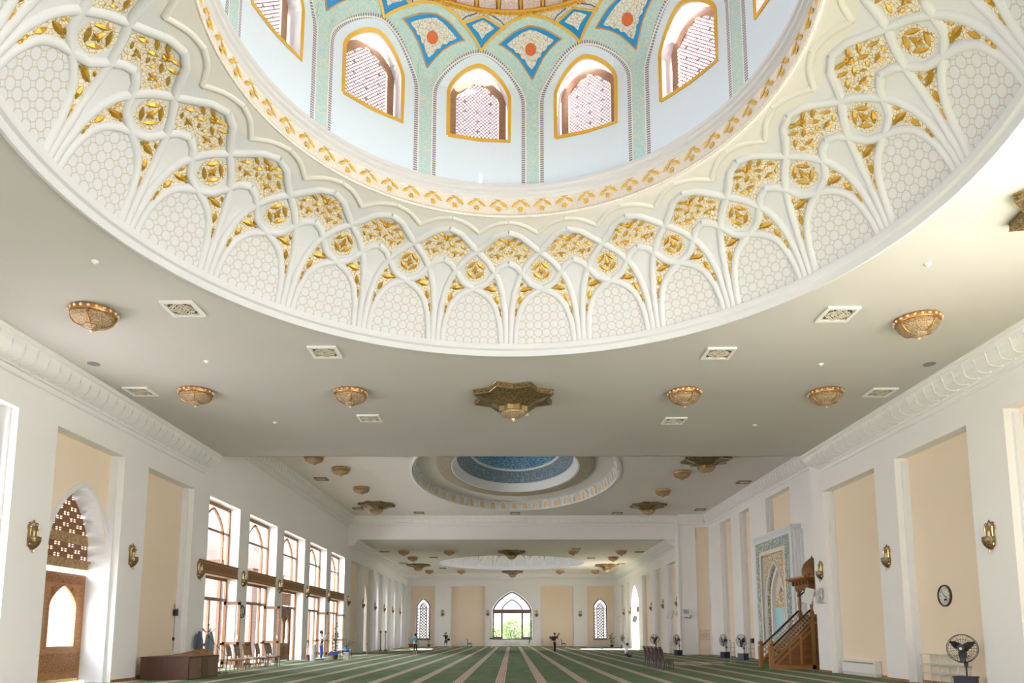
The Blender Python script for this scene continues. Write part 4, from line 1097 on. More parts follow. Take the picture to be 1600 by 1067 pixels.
bowls = [  # x, y, z, label
 (-9.45, 15.5, C1, 'gilt beaded bowl ceiling lamp nearest the left cornice, largest of those seen'),
 (9.4, 15.9, C1, 'gilt beaded bowl ceiling lamp nearest the right cornice, between two vents'),
 (-9.48, 20.9, C1, 'gilt beaded bowl lamp on the near ceiling before the left window wall'),
 (-4.85, 20.95, C1, 'gilt beaded bowl lamp on the near ceiling just left of the star chandelier'),
 (5.2, 20.95, C1, 'gilt beaded bowl lamp on the near ceiling just right of the star chandelier'),
 (9.46, 20.95, C1, 'gilt beaded bowl lamp on the near ceiling before the right wall cornice'),
 (-10.05, 35.8, C2, 'gilt bowl lamp cut by the ceiling step, left side of the middle bay'),
 (-9.32, 38.5, C2, 'gilt bowl lamp in the middle bay, second behind the ceiling step at left'),
 (-9.27, 43.7, C2, 'gilt bowl lamp in the middle bay just before the left star chandelier'),
 (9.5, 39.4, C2, 'gilt bowl lamp in the middle bay just behind the right star cut by the step'),
 (9.5, 44.5, C2, 'gilt bowl lamp in the middle bay just before the right star chandelier'),
 (-9.4, 62.4, C1, 'small bowl lamp of the far bay, front row, nearest the left arcade'),
 (-5.44, 62.4, C1, 'small bowl lamp of the far bay, front row, left of the central star'),
 (5.38, 62.4, C1, 'small bowl lamp of the far bay, front row, right of the central star'),
 (9.57, 62.4, C1, 'small bowl lamp of the far bay, front row, nearest the right wall'),
 (-9.33, 67.7, C1, 'small bowl lamp of the far bay hanging before the left star chandelier'),
 (9.58, 67.7, C1, 'small bowl lamp of the far bay hanging before the right star chandelier'),
 (-9.39, 82.0, C1, 'tiny bowl lamp by the end wall behind the left far star'),
 (-5.74, 82.0, C1, 'tiny bowl lamp by the end wall between left corner and middle star'),
 (5.48, 82.0, C1, 'tiny bowl lamp by the end wall between middle star and right corner'),
 (9.54, 82.0, C1, 'tiny bowl lamp by the end wall behind the right far star')]
stars = [
 (.05, 21.25, C1, 0, 'large bronze eight-pointed star chandelier in the centre of the near ceiling'),
 (9.62, 10.95, C1, .25, 'bronze star chandelier cut by the right picture edge beside the dome'),
 (-9.4, 49.4, C2, 0, 'bronze star chandelier in the middle bay at the left end of the beam'),
 (9.55, 49.7, C2, 0, 'bronze star chandelier in the middle bay at the right end of the beam'),
 (10.05, 36.4, C2, 0, 'bronze star chandelier half hidden by the ceiling step, right of the oval dome'),
 (0, 62.9, C1, 0, 'bronze star chandelier hanging in front of the far white dome opening'),
 (-9.75, 75.0, C1, 0, 'bronze star chandelier of the far bay near the left arcade'),
 (9.95, 75.2, C1, 0, 'bronze star chandelier of the far bay near the right arched doorway'),
 (.1, 83.2, C1, 0, 'bronze star chandelier right above the large window of the end wall')]
for i, (x, y, z, lb) in enumerate(bowls):
    if i == 0: o = bl; o.location = (x, y, z); tag(o, lb, 'ceiling lamp', 'gilt beaded bowl lamps')
    else: dup(bl, (x, y, z), 0, lb)
for i, (x, y, z, a, lb) in enumerate(stars):
    if i == 0: o = stl; o.location = (x, y, z); tag(o, lb, 'chandelier', 'star chandeliers')
    else: dup(stl, (x, y, z), a, lb)

def vent(fm):
    r = empty('ceiling_vent')
    b = MB()
    path_frame(b, lambda u, z, d: (u, z, d), [(-.37, -.37), (-.37, .37), (.37, .37), (.37, -.37)], .11, -.05, 0, closed=True); b.build('frame', fm, r)
    b = MB(); b.box(-.27, .27, -.27, .27, -.012, -.004); g = b.build('backing', mat('dark_duct', (.10, .085, .06), .8), r)
    b = MB()
    for rr in (.06, .13, .20, .25):
        pts = [(rr*cos(2*pi*k/16)*(1+.18*cos(8*pi*k/16)), rr*sin(2*pi*k/16)*(1+.18*cos(8*pi*k/16)), -.03) for k in range(16)]
        b.tube(pts, .016, 4, closed=True)
    for k in range(8): a = pi*k/4; b.tube([(.04*cos(a), .04*sin(a), -.03), (.27*cos(a), .27*sin(a), -.03)], .013, 4)
    for sx in (-1, 1):
        for sy in (-1, 1): b.tube([(sx*.20, sy*.26, -.03), (sx*.24, sy*.24, -.03), (sx*.26, sy*.20, -.03)], .015, 4)
    b.build('fretwork', mat('pale_fretwork', (.55, .50, .40), .5), r)
    return r
vt = vent(WPLAS); vt2 = vent(mat('brown_vent_frame', (.22, .15, .08), .6))
vents = [
 (-7.37, 15.34, C1, 'square fretwork vent beside the nearest left bowl lamp'), (7.43, 15.63, C1, 'square fretwork vent beside the nearest right bowl lamp'),
 (-4.83, 17.85, C1, 'square fretwork vent under the dome rim, left of centre'), (5.37, 17.93, C1, 'square fretwork vent under the dome rim, right of centre'),
 (-11.15, 20.9, C1, 'square fretwork vent against the left cornice of the near bay'), (11.1, 20.97, C1, 'square fretwork vent against the right cornice of the near bay'),
 (-4.8, 23.6, C1, 'square fretwork vent behind the bowl lamp left of the star'), (5.55, 23.9, C1, 'square fretwork vent behind the bowl lamp right of the star'),
 (-11.1, 41.2, C2, 'dark ceiling vent in the middle bay beside the left cornice'), (-11.05, 51.2, C2, 'dark ceiling vent left of the star at the beam, in the corner'),
 (-6.9, 53.0, C2, 'dark ceiling vent by the beam, left of the oval dome'), (.26, 53.2, C2, 'dark ceiling vent by the beam behind the oval dome'),
 (7.9, 53.2, C2, 'dark ceiling vent by the beam, left of the right star'), (13.7, 51.6, C2, 'dark ceiling vent in the right corner above the stepped wall'),
 (13.8, 42.1, C2, 'dark ceiling vent beside the right cornice above the prayer niche'),
 (-11.2, 63.2, C1, 'small vent of the far bay near the left cornice'), (-7.4, 68.0, C1, 'small vent left of the far white dome'), (-11.1, 73.5, C1, 'small vent left of the far left star chandelier'),
 (-7.6, 79.3, C1, 'small vent behind the far white dome on the left'), (5.5, 61.0, C1, 'small vent at the front of the far bay, right of the star'), (7.6, 68.6, C1, 'small vent right of the far white dome'),
 (11.3, 74.2, C1, 'small vent right of the far right star chandelier'), (11.3, 63.4, C1, 'small vent of the far bay near the right cornice')]
for i, (x, y, z, lb) in enumerate(vents):
    if i == 0: vt.location = (x, y, z); tag(vt, lb, 'ceiling vent', 'ceiling vents')
    elif i == 8: vt2.location = (x, y, z); tag(vt2, lb, 'ceiling vent', 'ceiling vents')
    else: dup(vt if i < 8 else vt2, (x, y, z), 0, lb)
det = [(-8.16, 13.3, C1, 'white smoke detector between the dome rim and the left vent'), (8.21, 13.4, C1, 'white smoke detector between the dome rim and the right vent'),
 (-8.16, 18.5, C1, 'white smoke detector left of the two near bowl lamps'), (8.36, 18.7, C1, 'white smoke detector above the right pair of bowl lamps'),
 (-8.16, 24.1, C1, 'tiny white smoke detector behind the left bowl lamps'), (8.48, 24.4, C1, 'tiny white smoke detector behind the right bowl lamps'),
 (.5, 23.2, C1, 'tiny white smoke detector right behind the central star chandelier')]
b = MB(); b.lathe([(.07, 0), (.07, -.02), (.05, -.035), (.035, -.055), (.01, -.06)], 16)
d0 = b.build('smoke_detector', WPLAS, smooth=True)
for i, (x, y, z, lb) in enumerate(det):
    o = d0 if i == 0 else d0.copy()
    if i: COL.objects.link(o)
    o.location = (x, y, z); tag(o, lb, 'smoke detector', 'smoke detectors')
b = MB(); b.lathe([(.16, 0), (.16, -.012), (.02, -.015)], 18)
d0 = b.build('ceiling_speaker', mat('dull_grey_mesh', (.22, .23, .22), .6), smooth=True)
for i, (x, y, lb) in enumerate(((-11.29, 18.7, 'round grey flush speaker in the ceiling by the left cornice'), (11.3, 18.73, 'round grey flush speaker in the ceiling by the right cornice'))):
    o = d0 if i == 0 else d0.copy()
    if i: COL.objects.link(o)
    o.location = (x, y, C1); tag(o, lb, 'ceiling speaker', 'flush ceiling speakers')

def sconce():
    """local: wall at y=0, projecting towards -y; origin at the back-plate centre"""
    r = empty('wall_sconce')
    b = MB(); b.box(-.17, .17, -.03, 0, -.30, .26); b.box(-.20, .20, -.035, 0, .14, .26)
    for s_ in (-1, 1): b.tube([(s_*.16, -.02, .26), (s_*.19, -.03, .32), (s_*.13, -.03, .34), (s_*.10, -.02, .30)], .015, 5)
    b.tube([(-.12, -.02, .27), (-.05, -.03, .32), (0, -.03, .40), (.05, -.03, .32), (.12, -.02, .27)], .018, 5)
    b.build('back_plate', BRASS, r)
    for s_ in (-1, 1): b = MB(); b.tube([(s_*.15, -.06, -.26), (s_*.15, -.06, .22)], .022, 8); b.ball((s_*.15, -.06, .215), .034, 5); b.build('side_tube', BRASSB, r, smooth=True)
    b = MB(); n = 10
    A = [(.19*cos(pi*k/n), -.19*sin(pi*k/n)-.02) for k in range(n+1)]
    rows = []
    for z, s_ in ((-.04, 1.05), (-.06, 1.08), (-.17, 1.05), (-.18, 1.0), (-.25, .88), (-.32, .62), (-.37, .30), (-.385, .05)):
        rows.append([b.add((x*s_, y*s_, z)) for x, y in A])
    for p, q in zip(rows, rows[1:]):
        for k in range(n): b.face((p[k], p[k+1], q[k+1], q[k]))
    b.face(rows[0]); b.build('half_bowl', BRONZE, r)
    for x_ in (-.07, .07):
        b = MB(); b.tube([(x_, -.10, -.07), (x_, -.10, .08)], .03, 8); b.ball((x_, -.10, .08), .034, 5); b.build('candle_lamp', mat('frosted_bulb', (.75, .66, .50), .3), r, smooth=True)
    b = MB(); b.ball((0, -.08, -.42), .035, 5, sz=1.5); b.build('drop', MATS['crystal'], r, smooth=True)
    return r
sc = sconce()
LW, RW = -pi/2, pi/2   # local -y must point into the hall
def at_left(y): return (-12.6, y, 4.08)
sl = [(-12.6, 18.75, pi/2, 'brass wall sconce on the left pier nearest the camera, before the arched wooden door'), (-12.6, 23.75, pi/2, 'brass wall sconce on the left pier behind the arched wooden door'),
 (-12.6, 28.95, pi/2, 'brass wall sconce on the left pier above the coat rack'), (-12.6, 33.75, pi/2, 'brass wall sconce between first and second tall windows'),
 (-12.6, 39.05, pi/2, 'brass wall sconce between second window and the carved double door'), (-12.6, 44.3, pi/2, 'brass wall sconce just behind the carved double door bay'),
 (-12.6, 49.5, pi/2, 'brass wall sconce between fourth and fifth tall windows'), (-12.6, 55.6, pi/2, 'brass wall sconce behind the last window, over the plant table'),
 (-12.6, 61.1, pi/2, 'small brass sconce between plain recess and dark arched passage, left wall'), (-12.6, 66.5, pi/2, 'small brass sconce behind the dark arched passage on the left'),
 (-12.6, 71.3, pi/2, 'small brass sconce between first and second white arches'), (-12.6, 76.3, pi/2, 'small brass sconce between second and third white arches'), (-12.6, 81.4, pi/2, 'small brass sconce between third and last white arches'),
 (12.6, 18.77, -pi/2, 'brass wall sconce on the right pier nearest the camera, past the clock'), (12.6, 24.0, -pi/2, 'brass wall sconce on the right pier between clock recess and radiator recess'),
 (12.6, 29.25, -pi/2, 'brass wall sconce above the loudspeaker beside the pulpit dome'), (12.6, 54.9, -pi/2, 'small brass sconce on the corner pier above a tilted loudspeaker'),
 (12.6, 60.0, -pi/2, 'small brass sconce right wall, second past the corner pier'), (12.6, 65.2, -pi/2, 'small brass sconce right wall, third past the corner pier'),
 (12.6, 76.7, -pi/2, 'small brass sconce just behind the bright arched doorway'), (12.6, 80.9, -pi/2, 'small brass sconce last on the right wall before the end wall'),
 (-8.3, 87, 0, 'small brass sconce on end wall between left lancet window and plain recess'), (-2.85, 87, 0, 'small brass sconce on end wall just left of the large window'),
 (2.98, 87, 0, 'small brass sconce on end wall just right of the large window'), (8.23, 87, 0, 'small brass sconce on end wall between plain recess and right lancet window')]
for i, (x, y, a, lb) in enumerate(sl):
    if i == 0: sc.location = (x, y, 4.08); sc.rotation_euler = (0, 0, a); tag(sc, lb, 'wall sconce', 'brass wall sconces')
    else: dup(sc, (x, y, 4.08 if x < 0 or y < 50 else 4.0), a, lb)
# ================================================================ PULPIT
def pulpit():
    r = empty('pulpit', (0, 0, 0), 0, 'carved wooden pulpit with steep stairs and ribbed onion dome by the right wall', 'pulpit')
    Y0, Y1 = 31.9, 33.2
    def side(y, nm):
        b = MB(); th = .05
        out = [(11.42, 0), (14.35, 0), (14.35, 2.35), (13.2, 2.35), (13.2, 2.05), (11.42, .42)]
        i0 = [b.add((x, y-th, z)) for x, z in out]; i1 = [b.add((x, y+th, z)) for x, z in out]
        b.face(i0); b.face(i1[::-1])
        for k in range(len(out)): j = (k+1) % len(out); b.face((i0[k], i0[j], i1[j], i1[k]))
        o = b.build('side_panel', WOODP, r)
        f = MB()
        for (xa, xb, za, zb) in ((11.42, 14.35, 0, .18), (13.12, 13.28, 0, 2.3), (12.1, 12.18, .1, .98), (12.6, 12.70, .1, 1.45), (13.28, 14.35, 1.95, 2.05), (14.27, 14.35, 0, 2.35), (13.28, 14.35, 2.28, 2.38)): f.box(xa, xb, y-th-.03, y-th, za, zb)
        f.build('panel_moulding', mat('lighter_pulpit_wood', (.36, .17, .05), .45), o)
        s_ = MB(); 
        for k in range(2):
            d = (0, .28)[k]; pts = [(11.42, .40-d*.9), (13.2, 2.03-d*.9)]
            q = [(pts[0][0], y-th-.035, pts[0][1]-.10), (pts[1][0], y-th-.035, pts[1][1]-.10), (pts[1][0], y-th-.035, pts[1][1]), (pts[0][0], y-th-.035, pts[0][1])]
            s_.quad(*q); s_.quad(*[(x, yy+.035, z) for x, yy, z in q])
            for a, c in ((0, 1), (2, 3)): s_.quad(q[a], q[c], (q[c][0], q[c][1]+.035, q[c][2]), (q[a][0], q[a][1]+.035, q[a][2]))
        s_.build('stringer', MATS['lighter_pulpit_wood'], o)
        # handrail with lattice balusters
        h = MB(); h.tube([(11.42, y, .98), (13.15, y, 2.56)], .045, 8); h.build('handrail', mat('dark_handrail', (.07, .03, .02), .3), r, smooth=True)
        bl_ = MB(); T = lambda u, z, d: (11.42+u, y-.015+d, z)
        lattice(bl_, T, lambda u, z: .44+u*.915 < z < .96+u*.915 and 0 < u < 1.72, 0, 1.75, .4, 2.6, .15, .028, 0, .03)
        bl_.build('baluster_lattice', mat('pale_baluster', (.48, .36, .28), .5), r)
        return o
    side(Y0, 'front'); side(Y1, 'rear')
    for k in range(7):
        x0 = 11.45+.25*k; z = .22*(k+1)
        MB().box(x0, x0+.27, Y0+.05, Y1-.05, z-.22 if k == 0 else z-.26, z).build('step', mat('green_stair_carpet', (.02, .16, .07), .9) if k == 0 else mat('worn_step_wood', (.45, .33, .17), .5), r)
    MB().box(13.2, 14.35, Y0+.05, Y1-.05, 1.45, 1.54).build('platform', WOODP, r); MB().box(14.3, 14.36, Y0, Y1, 0, 2.35).build('back_panel', WOODP, r)
    for x in (11.35,):
        for y in (Y0, Y1):
            b = MB(); b.box(x-.09, x+.09, y-.09, y+.09, 0, .98); b.lathe([(.05, .98), (.05, 1.02), (.10, 1.05), (.12, 1.11), (.10, 1.17), (.05, 1.21), (.01, 1.22)], 14, (x, y, 0)); b.build('newel_post', MATS['lighter_pulpit_wood'], r, smooth=True)
    for x in (13.22, 14.25):
        for y in (Y0, Y1):
            b = MB(); b.box(x-.08, x+.08, y-.08, y+.08, 2.3, 2.5)
            b.lathe([(.06, 2.5), (.085, 2.56), (.06, 2.62), (.075, 2.75), (.085, 2.95), (.06, 3.25), (.055, 3.35), (.09, 3.40), (.07, 3.44)], 14, (x, y, 0)); b.box(x-.10, x+.10, y-.10, y+.10, 3.44, 3.52)
            b.build('column', MATS['lighter_pulpit_wood'], r, smooth=True)
    cx_, cy_ = 13.73, (Y0+Y1)/2
    b = MB(); b.box(13.1, 14.38, Y0-.12, Y1+.12, 3.52, 3.86)
    for k in range(5):    # row of pendent brackets below the eave
        for (x, y) in ((13.0, Y0-.1+.37*k), (13.05+.33*k, Y0-.24)): b.box(x-.05, x+.05, y-.05, y+.05, 3.70, 3.90)
    b.build('entablature', WOODP, r)
    for y in (Y0-.10, Y1+.10):
        ar = MB(); T = lambda u, z, d: (u, y+d, z)
        path_frame(ar, T, arch_path(cx_, .46, 3.2, 3.25, .30, 14), .06, -.03, .03); ar.build('cusped_arch', WOODP, r)
    ar = MB()
    T = lambda u, z, d: (13.12+d, u, z)
    path_frame(ar, T, arch_path(cy_, .56, 3.2, 3.25, .30, 14), .06, -.03, .03); ar.build('cusped_arch', WOODP, r)
    b = MB(); E0 = [(12.78, Y0-.45), (14.6, Y0-.45), (14.6, Y1+.45), (12.78, Y1+.45)]; E1 = [(13.1, Y0-.12), (14.38, Y0-.12), (14.38, Y1+.12), (13.1, Y1+.12)]
    for k in range(4):
        j = (k+1) % 4
        b.quad((*E0[k], 3.98), (*E0[j], 3.98), (*E1[j], 3.84), (*E1[k], 3.84)); b.quad((*E0[k], 3.98), (*E0[j], 3.98), (*E0[j], 4.06), (*E0[k], 4.06))
    i = [b.add((*p, 4.06)) for p in E0]; b.face(i)
    b.box(13.2, 14.26, Y0, Y1, 4.06, 4.14); b.build('eave', MATS['lighter_pulpit_wood'], r)
    dprof_ = [(.40, 4.14), (.40, 4.22), (.43, 4.32), (.44, 4.46), (.42, 4.62), (.36, 4.78), (.26, 4.92), (.14, 5.02), (.04, 5.10), (1e-4, 5.22)]
    b = MB(); rows = []; n = 48
    for rr, z in dprof_:
        rows.append([b.add((13.62+rr*(1+.05*(k % 2))*cos(2*pi*k/n), cy_+rr*(1+.05*(k % 2))*sin(2*pi*k/n), z-.15)) for k in range(n)])
    for p, q in zip(rows, rows[1:]):
        for k in range(n): b.face((p[k], p[(k+1) % n], q[(k+1) % n], q[k]))
    b.build('ribbed_dome', WOODP, r)
    b = MB(); b.ball((13.15, Y0-.1, 4.13), .05, 6, sz=1.3); b.build('corner_knob', mat('red_brown_knob', (.20, .04, .02), .4), r, smooth=True)
    return r
pulpit()

# ================================================================ FURNITURE
def chair(name, wood, cush, style='slat'):
    """back at y=0, seat towards +y, origin on the floor"""
    r = empty(name); w = .22
    for s_ in (-1, 1):
        MB().tube([(s_*w, -.06, 0), (s_*w, -.01, .25), (s_*w, 0, .45)], [.018, .02, .024], 6).build('leg', wood, r)
        MB().tube([(s_*(w-.01), .42, 0), (s_*w, .42, .43)], [.016, .024], 6).build('leg', wood, r)
    b = MB(); b.box(-w-.02, w+.02, -.01, .44, .40, .45); b.build('seat_frame', wood, r)
    b = MB(); b.box(-w, w, .01, .43, .45, .485); b.box(-w+.02, w-.02, .03, .41, .485, .50); b.build('seat', cush, r)
    for s_ in (-1, 1): MB().tube([(s_*w, 0, .45), (s_*w, -.02, .7), (s_*(w-.005), -.07, .95), (s_*(w-.01), -.13, 1.06)], [.030, .028, .026, .022], 6).build('back_post', wood, r)
    b = MB(); b.rbox((0, -.12, 1.03), (2*w, .03, .10), 0, (.35, 0)); b.build('top_rail', wood, r)
    if style == 'slat':
        for x in (-.08, 0, .08): MB().tube([(x, -.005, .5), (x, -.02, .7), (x, -.08, .96), (x, -.11, 1.0)], [.022, .016, .022, .02], 4).build('back_slat', wood, r)
    else:
        b = MB(); b.rbox((0, -.045, .79), (2*w-.06, .045, .40), 0, (.17, 0)); b.build('back_pad', cush if style == 'pad' else mat('patterned_back_fabric', (.20, .15, .10), .8, noise=(26, (.36, .29, .19), .42, .58, (1, 1, 1))), r)
    return r
ch = chair('dining_chair', CHERRY, mat('maroon_seat', (.06, .015, .012), .4), 'slat')
ys = (34.1, 33.3, 32.55, 31.8, 31.05)
lbs = ('farthest of the five glossy dark red chairs standing in a row on the carpet', 'second farthest of the five glossy dark red chairs on the carpet', 'middle one of the five glossy dark red chairs on the carpet',
       'second nearest of the five glossy dark red chairs on the carpet', 'nearest of the five glossy dark red chairs, its seat fully in view')
for i, (y, lb) in enumerate(zip(ys, lbs)):
    if i == 0: ch.location = (6.3, y, 0); ch.scale = (.95, .95, .90); ch.rotation_euler = (0, 0, -pi/2+.05); tag(ch, lb, 'chair', 'row of dark red chairs')
    else: dup(ch, (6.3+.03*i, y, 0), -pi/2+.05, lb)
GREYS = mat('pale_grey_seat_fabric', (.50, .49, .50), .85)
cw = chair('upholstered_chair', mat('orange_brown_wood', (.45, .19, .05), .4), GREYS, 'uph'); cd = chair('upholstered_chair', mat('dark_red_brown_wood', (.10, .035, .02), .35), GREYS, 'uph')
spec = [(30.3, cw, 'orange-brown chair with patterned back, first in the row beside the microphone stand'), (31.1, cd, 'dark wooden chair with patterned back, second in the window row'), (31.85, cw, 'orange-brown chair, third in the row before the first open casement'),
        (32.6, cd, 'dark wooden chair with patterned back at the first open casement'), (33.6, cd, 'dark chair with patterned back between the two open casements'), (34.7, cd, 'dark chair with patterned back, second from the far end of the row'), (35.35, cd, 'dark chair at the far end of the window row')]
used_c = set()
for i, (y, proto, lb) in enumerate(spec):
    x = -11.72+.05*(i % 3)
    if id(proto) not in used_c: used_c.add(id(proto)); proto.location = (x, y, 0); proto.rotation_euler = (0, 0, -pi/2); tag(proto, lb, 'chair', 'chairs along the window wall')
    else: dup(proto, (x, y, 0), -pi/2+.06*((i*7) % 3-1), lb)
dup(ch, (-5.2, 86.35, 0), -pi/2, 'dark chair standing by the white radiator at the end wall'); dup(ch, (5.95, 86.3, 0), -pi/2, 'dark chair at the end wall right of the person in dark red')
for o in list(COL.objects)[-30:]:
    if o.get('label', '').startswith('dark chair') and 'end wall' in o['label']: o['group'] = 'chairs by the end wall'

# low cabinet with a hatch and patterned side, cloth heap on it
r = empty('low_cabinet', (0, 0, 0), 0, 'long low reddish-brown cabinet with patterned end panel under the plain left recess', 'cabinet')
b = MB(); b.box(-12.35, -11.15, 24.3, 26.7, 0, .73); b.box(-12.38, -11.13, 24.28, 26.72, .73, .755); b.build('left_unit', CABW, r)
b = MB(); b.box(-11.13, -10.72, 24.22, 26.7, 0, .74); b.box(-11.13, -10.69, 24.2, 26.72, .74, .765); b.build('right_unit', CABW, r)
MB().box(-10.72, -10.70, 24.3, 25.2, .03, .71).build('patterned_panel', FLORAL, r); MB().box(-10.72, -10.70, 25.75, 26.65, .03, .71).build('patterned_panel', FLORAL, r)
MB().box(-10.72, -10.695, 25.22, 25.73, .03, .71).build('door', mat('dark_brown_door', (.10, .055, .03), .5), r)
b = MB(); n = 14; rows = []
for i in range(n+1):
    x = -11.25+.0; y = 24.9+1.7*i/n; h = .05+.17*(i/n)**1.5+.03*sin(i*2.1)
    rows.append([b.add((x+dx*(1+.1*sin(i)), y, .768+h*f_)) for dx, f_ in ((-.35, 0), (-.33, .6), (-.15, 1), (.1, .95), (.30, .7), (.36, 0))])
for p, q in zip(rows, rows[1:]):
    for k in range(5): b.face((p[k], p[k+1], q[k+1], q[k]))
b.face(rows[0]); b.face(rows[-1][::-1])
o = b.build('folded_blanket', mat('tan_brown_blanket', (.24, .12, .05), .9, noise=(4, (.36, .22, .10), .4, .6, (1, 1, 1))), smooth=True); tag(o, 'crumpled tan blanket lying on the low reddish-brown cabinet', 'blanket')

r = empty('coat_rack', (-12.05, 28.85, 0), 0, 'dark coat stand hung with grey-blue coats behind the low cabinet', 'coat rack')
b = MB(); b.tube([(0, 0, 0), (0, 0, 1.85)], .022, 8); b.ball((0, 0, 1.88), .04, 6); b.build('pole', BLACK, r)
for k in range(5):
    a = 2*pi*k/5+.3; MB().tube([(.02*cos(a), .02*sin(a), 1.60), (.12*cos(a), .12*sin(a), 1.60), (.20*cos(a), .20*sin(a), 1.66), (.27*cos(a), .27*sin(a), 1.74)], .014, 6).build('hook', BLACK, r)
for k in range(4):
    a = pi/2*k+.4; MB().tube([(0, 0, .22), (.16*cos(a), .16*sin(a), .14), (.28*cos(a), .28*sin(a), .012)], .014, 6).build('foot', BLACK, r)
def coat(x, y, w, h, z, m, lb):
    b = MB(); rows = []; n = 12
    for i in range(9):
        t = i/8; rr = w*(.35+.65*min(1, t*2.2))*(1-.12*t)
        rows.append([b.add((x+rr*cos(2*pi*k/n)*(1+.12*sin(k*3+i*.3)), y+rr*.55*sin(2*pi*k/n)*(1+.12*cos(k*2)), z-h*t)) for k in range(n)])
    for p, q in zip(rows, rows[1:]):
        for k in range(n): b.face((p[k], p[(k+1) % n], q[(k+1) % n], q[k]))
    b.face(rows[0]); b.face(rows[-1][::-1])
    o = b.build('coat', m, smooth=True); tag(o, lb, 'coat', 'coats on the coat rack')
    sl_ = MB(); sl_.tube([(x-w*.7, y, z-.12), (x-w*.85, y-.08, z-.40), (x-w*.8, y-.08, z-.68)], [.06, .055, .05], 8); sl_.build('sleeve', m, o, smooth=True)
coat(-12.28, 28.6, .155, .86, 1.62, mat('slate_blue_cloth', (.09, .12, .16), .9), 'dark slate coat hanging on the left side of the coat rack')
coat(-11.84, 28.6, .155, .92, 1.60, mat('grey_blue_cloth', (.20, .26, .31), .9), 'lighter grey-blue coat hanging on the right side of the coat rack')

def mic_stand(loc, h, lb, boom=True, m=BLACK, rz=0, seg=1):
    r = empty('microphone_stand', loc, rz, lb, 'microphone stand')
    MB().tube([(0, 0, .03), (0, 0, h)], .012, 6).build('pole', m, r)
    for k in range(3):
        a = 2*pi*k/3; MB().tube([(0, 0, .09), (.26*cos(a), .26*sin(a), .012)], .011, 6).build('foot', m, r)
    if boom:
        bo = MB().tube([(-.28, 0, h+.28), (0, 0, h), (.42, 0, h-.42)], .009, 6).build('boom', m, r); MB().lathe([(.012, 0), (.02, .02), (.024, .06), (.01, .09)], 8, (-.30, 0, h+.28)).build('microphone', BLACK, bo)
    else: MB().lathe([(.012, h), (.02, h+.02), (.026, h+.07), (.01, h+.10)], 8).build('microphone', BLACK, r)
    return r
mic_stand((-11.35, 28.0, 0), 1.08, 'black boom microphone stand in front of the first window bay')
r = empty('small_stand', (-11.15, 28.25, 0), 0, 'low dark metal stand beside the boom microphone stand', 'stand')
for s_ in (-1, 1):
    MB().tube([(s_*.12, 0, .02), (s_*.12, 0, .52)], .012, 6).build('post', BLACK, r)
MB().box(-.15, .15, -.06, .06, .50, .53).build('top', BLACK, r); MB().box(-.16, .16, -.12, .12, 0, .025).build('base', BLACK, r)
mic_stand((11.5, 38.3, 0), 1.12, 'thin pale microphone stand on the carpet before the two right fans', False, GREYM)
mic_stand((-9.35, 47.0, 0), .85, 'thin grey stand alone on the carpet right of the plant table', False, GREYM)
for x, lb in ((-10.85, 'left of the two dark pole stands before the white arches'), (-10.45, 'right of the two dark pole stands before the white arches')):
    r = empty('pole_stand', (x*1.03, 62.0, 0), 0, lb, 'stand', 'pole stands by the arches')
    MB().tube([(0, 0, .1), (0, 0, 1.7)], .035, 8).build('pole', mat('olive_brown_metal', (.10, .085, .05), .5), r); MB().rbox((0, 0, 1.72), (.14, .12, .18)).build('head', mat('brown_head', (.16, .09, .05), .5) if x < -10.6 else mat('dark_green_head', (.02, .07, .04), .5), r)
    for k in range(3): a = 2*pi*k/3+.5; MB().tube([(0, 0, .26), (.17*cos(a), .17*sin(a), .02)], .025, 6).build('foot', BLACK, r)

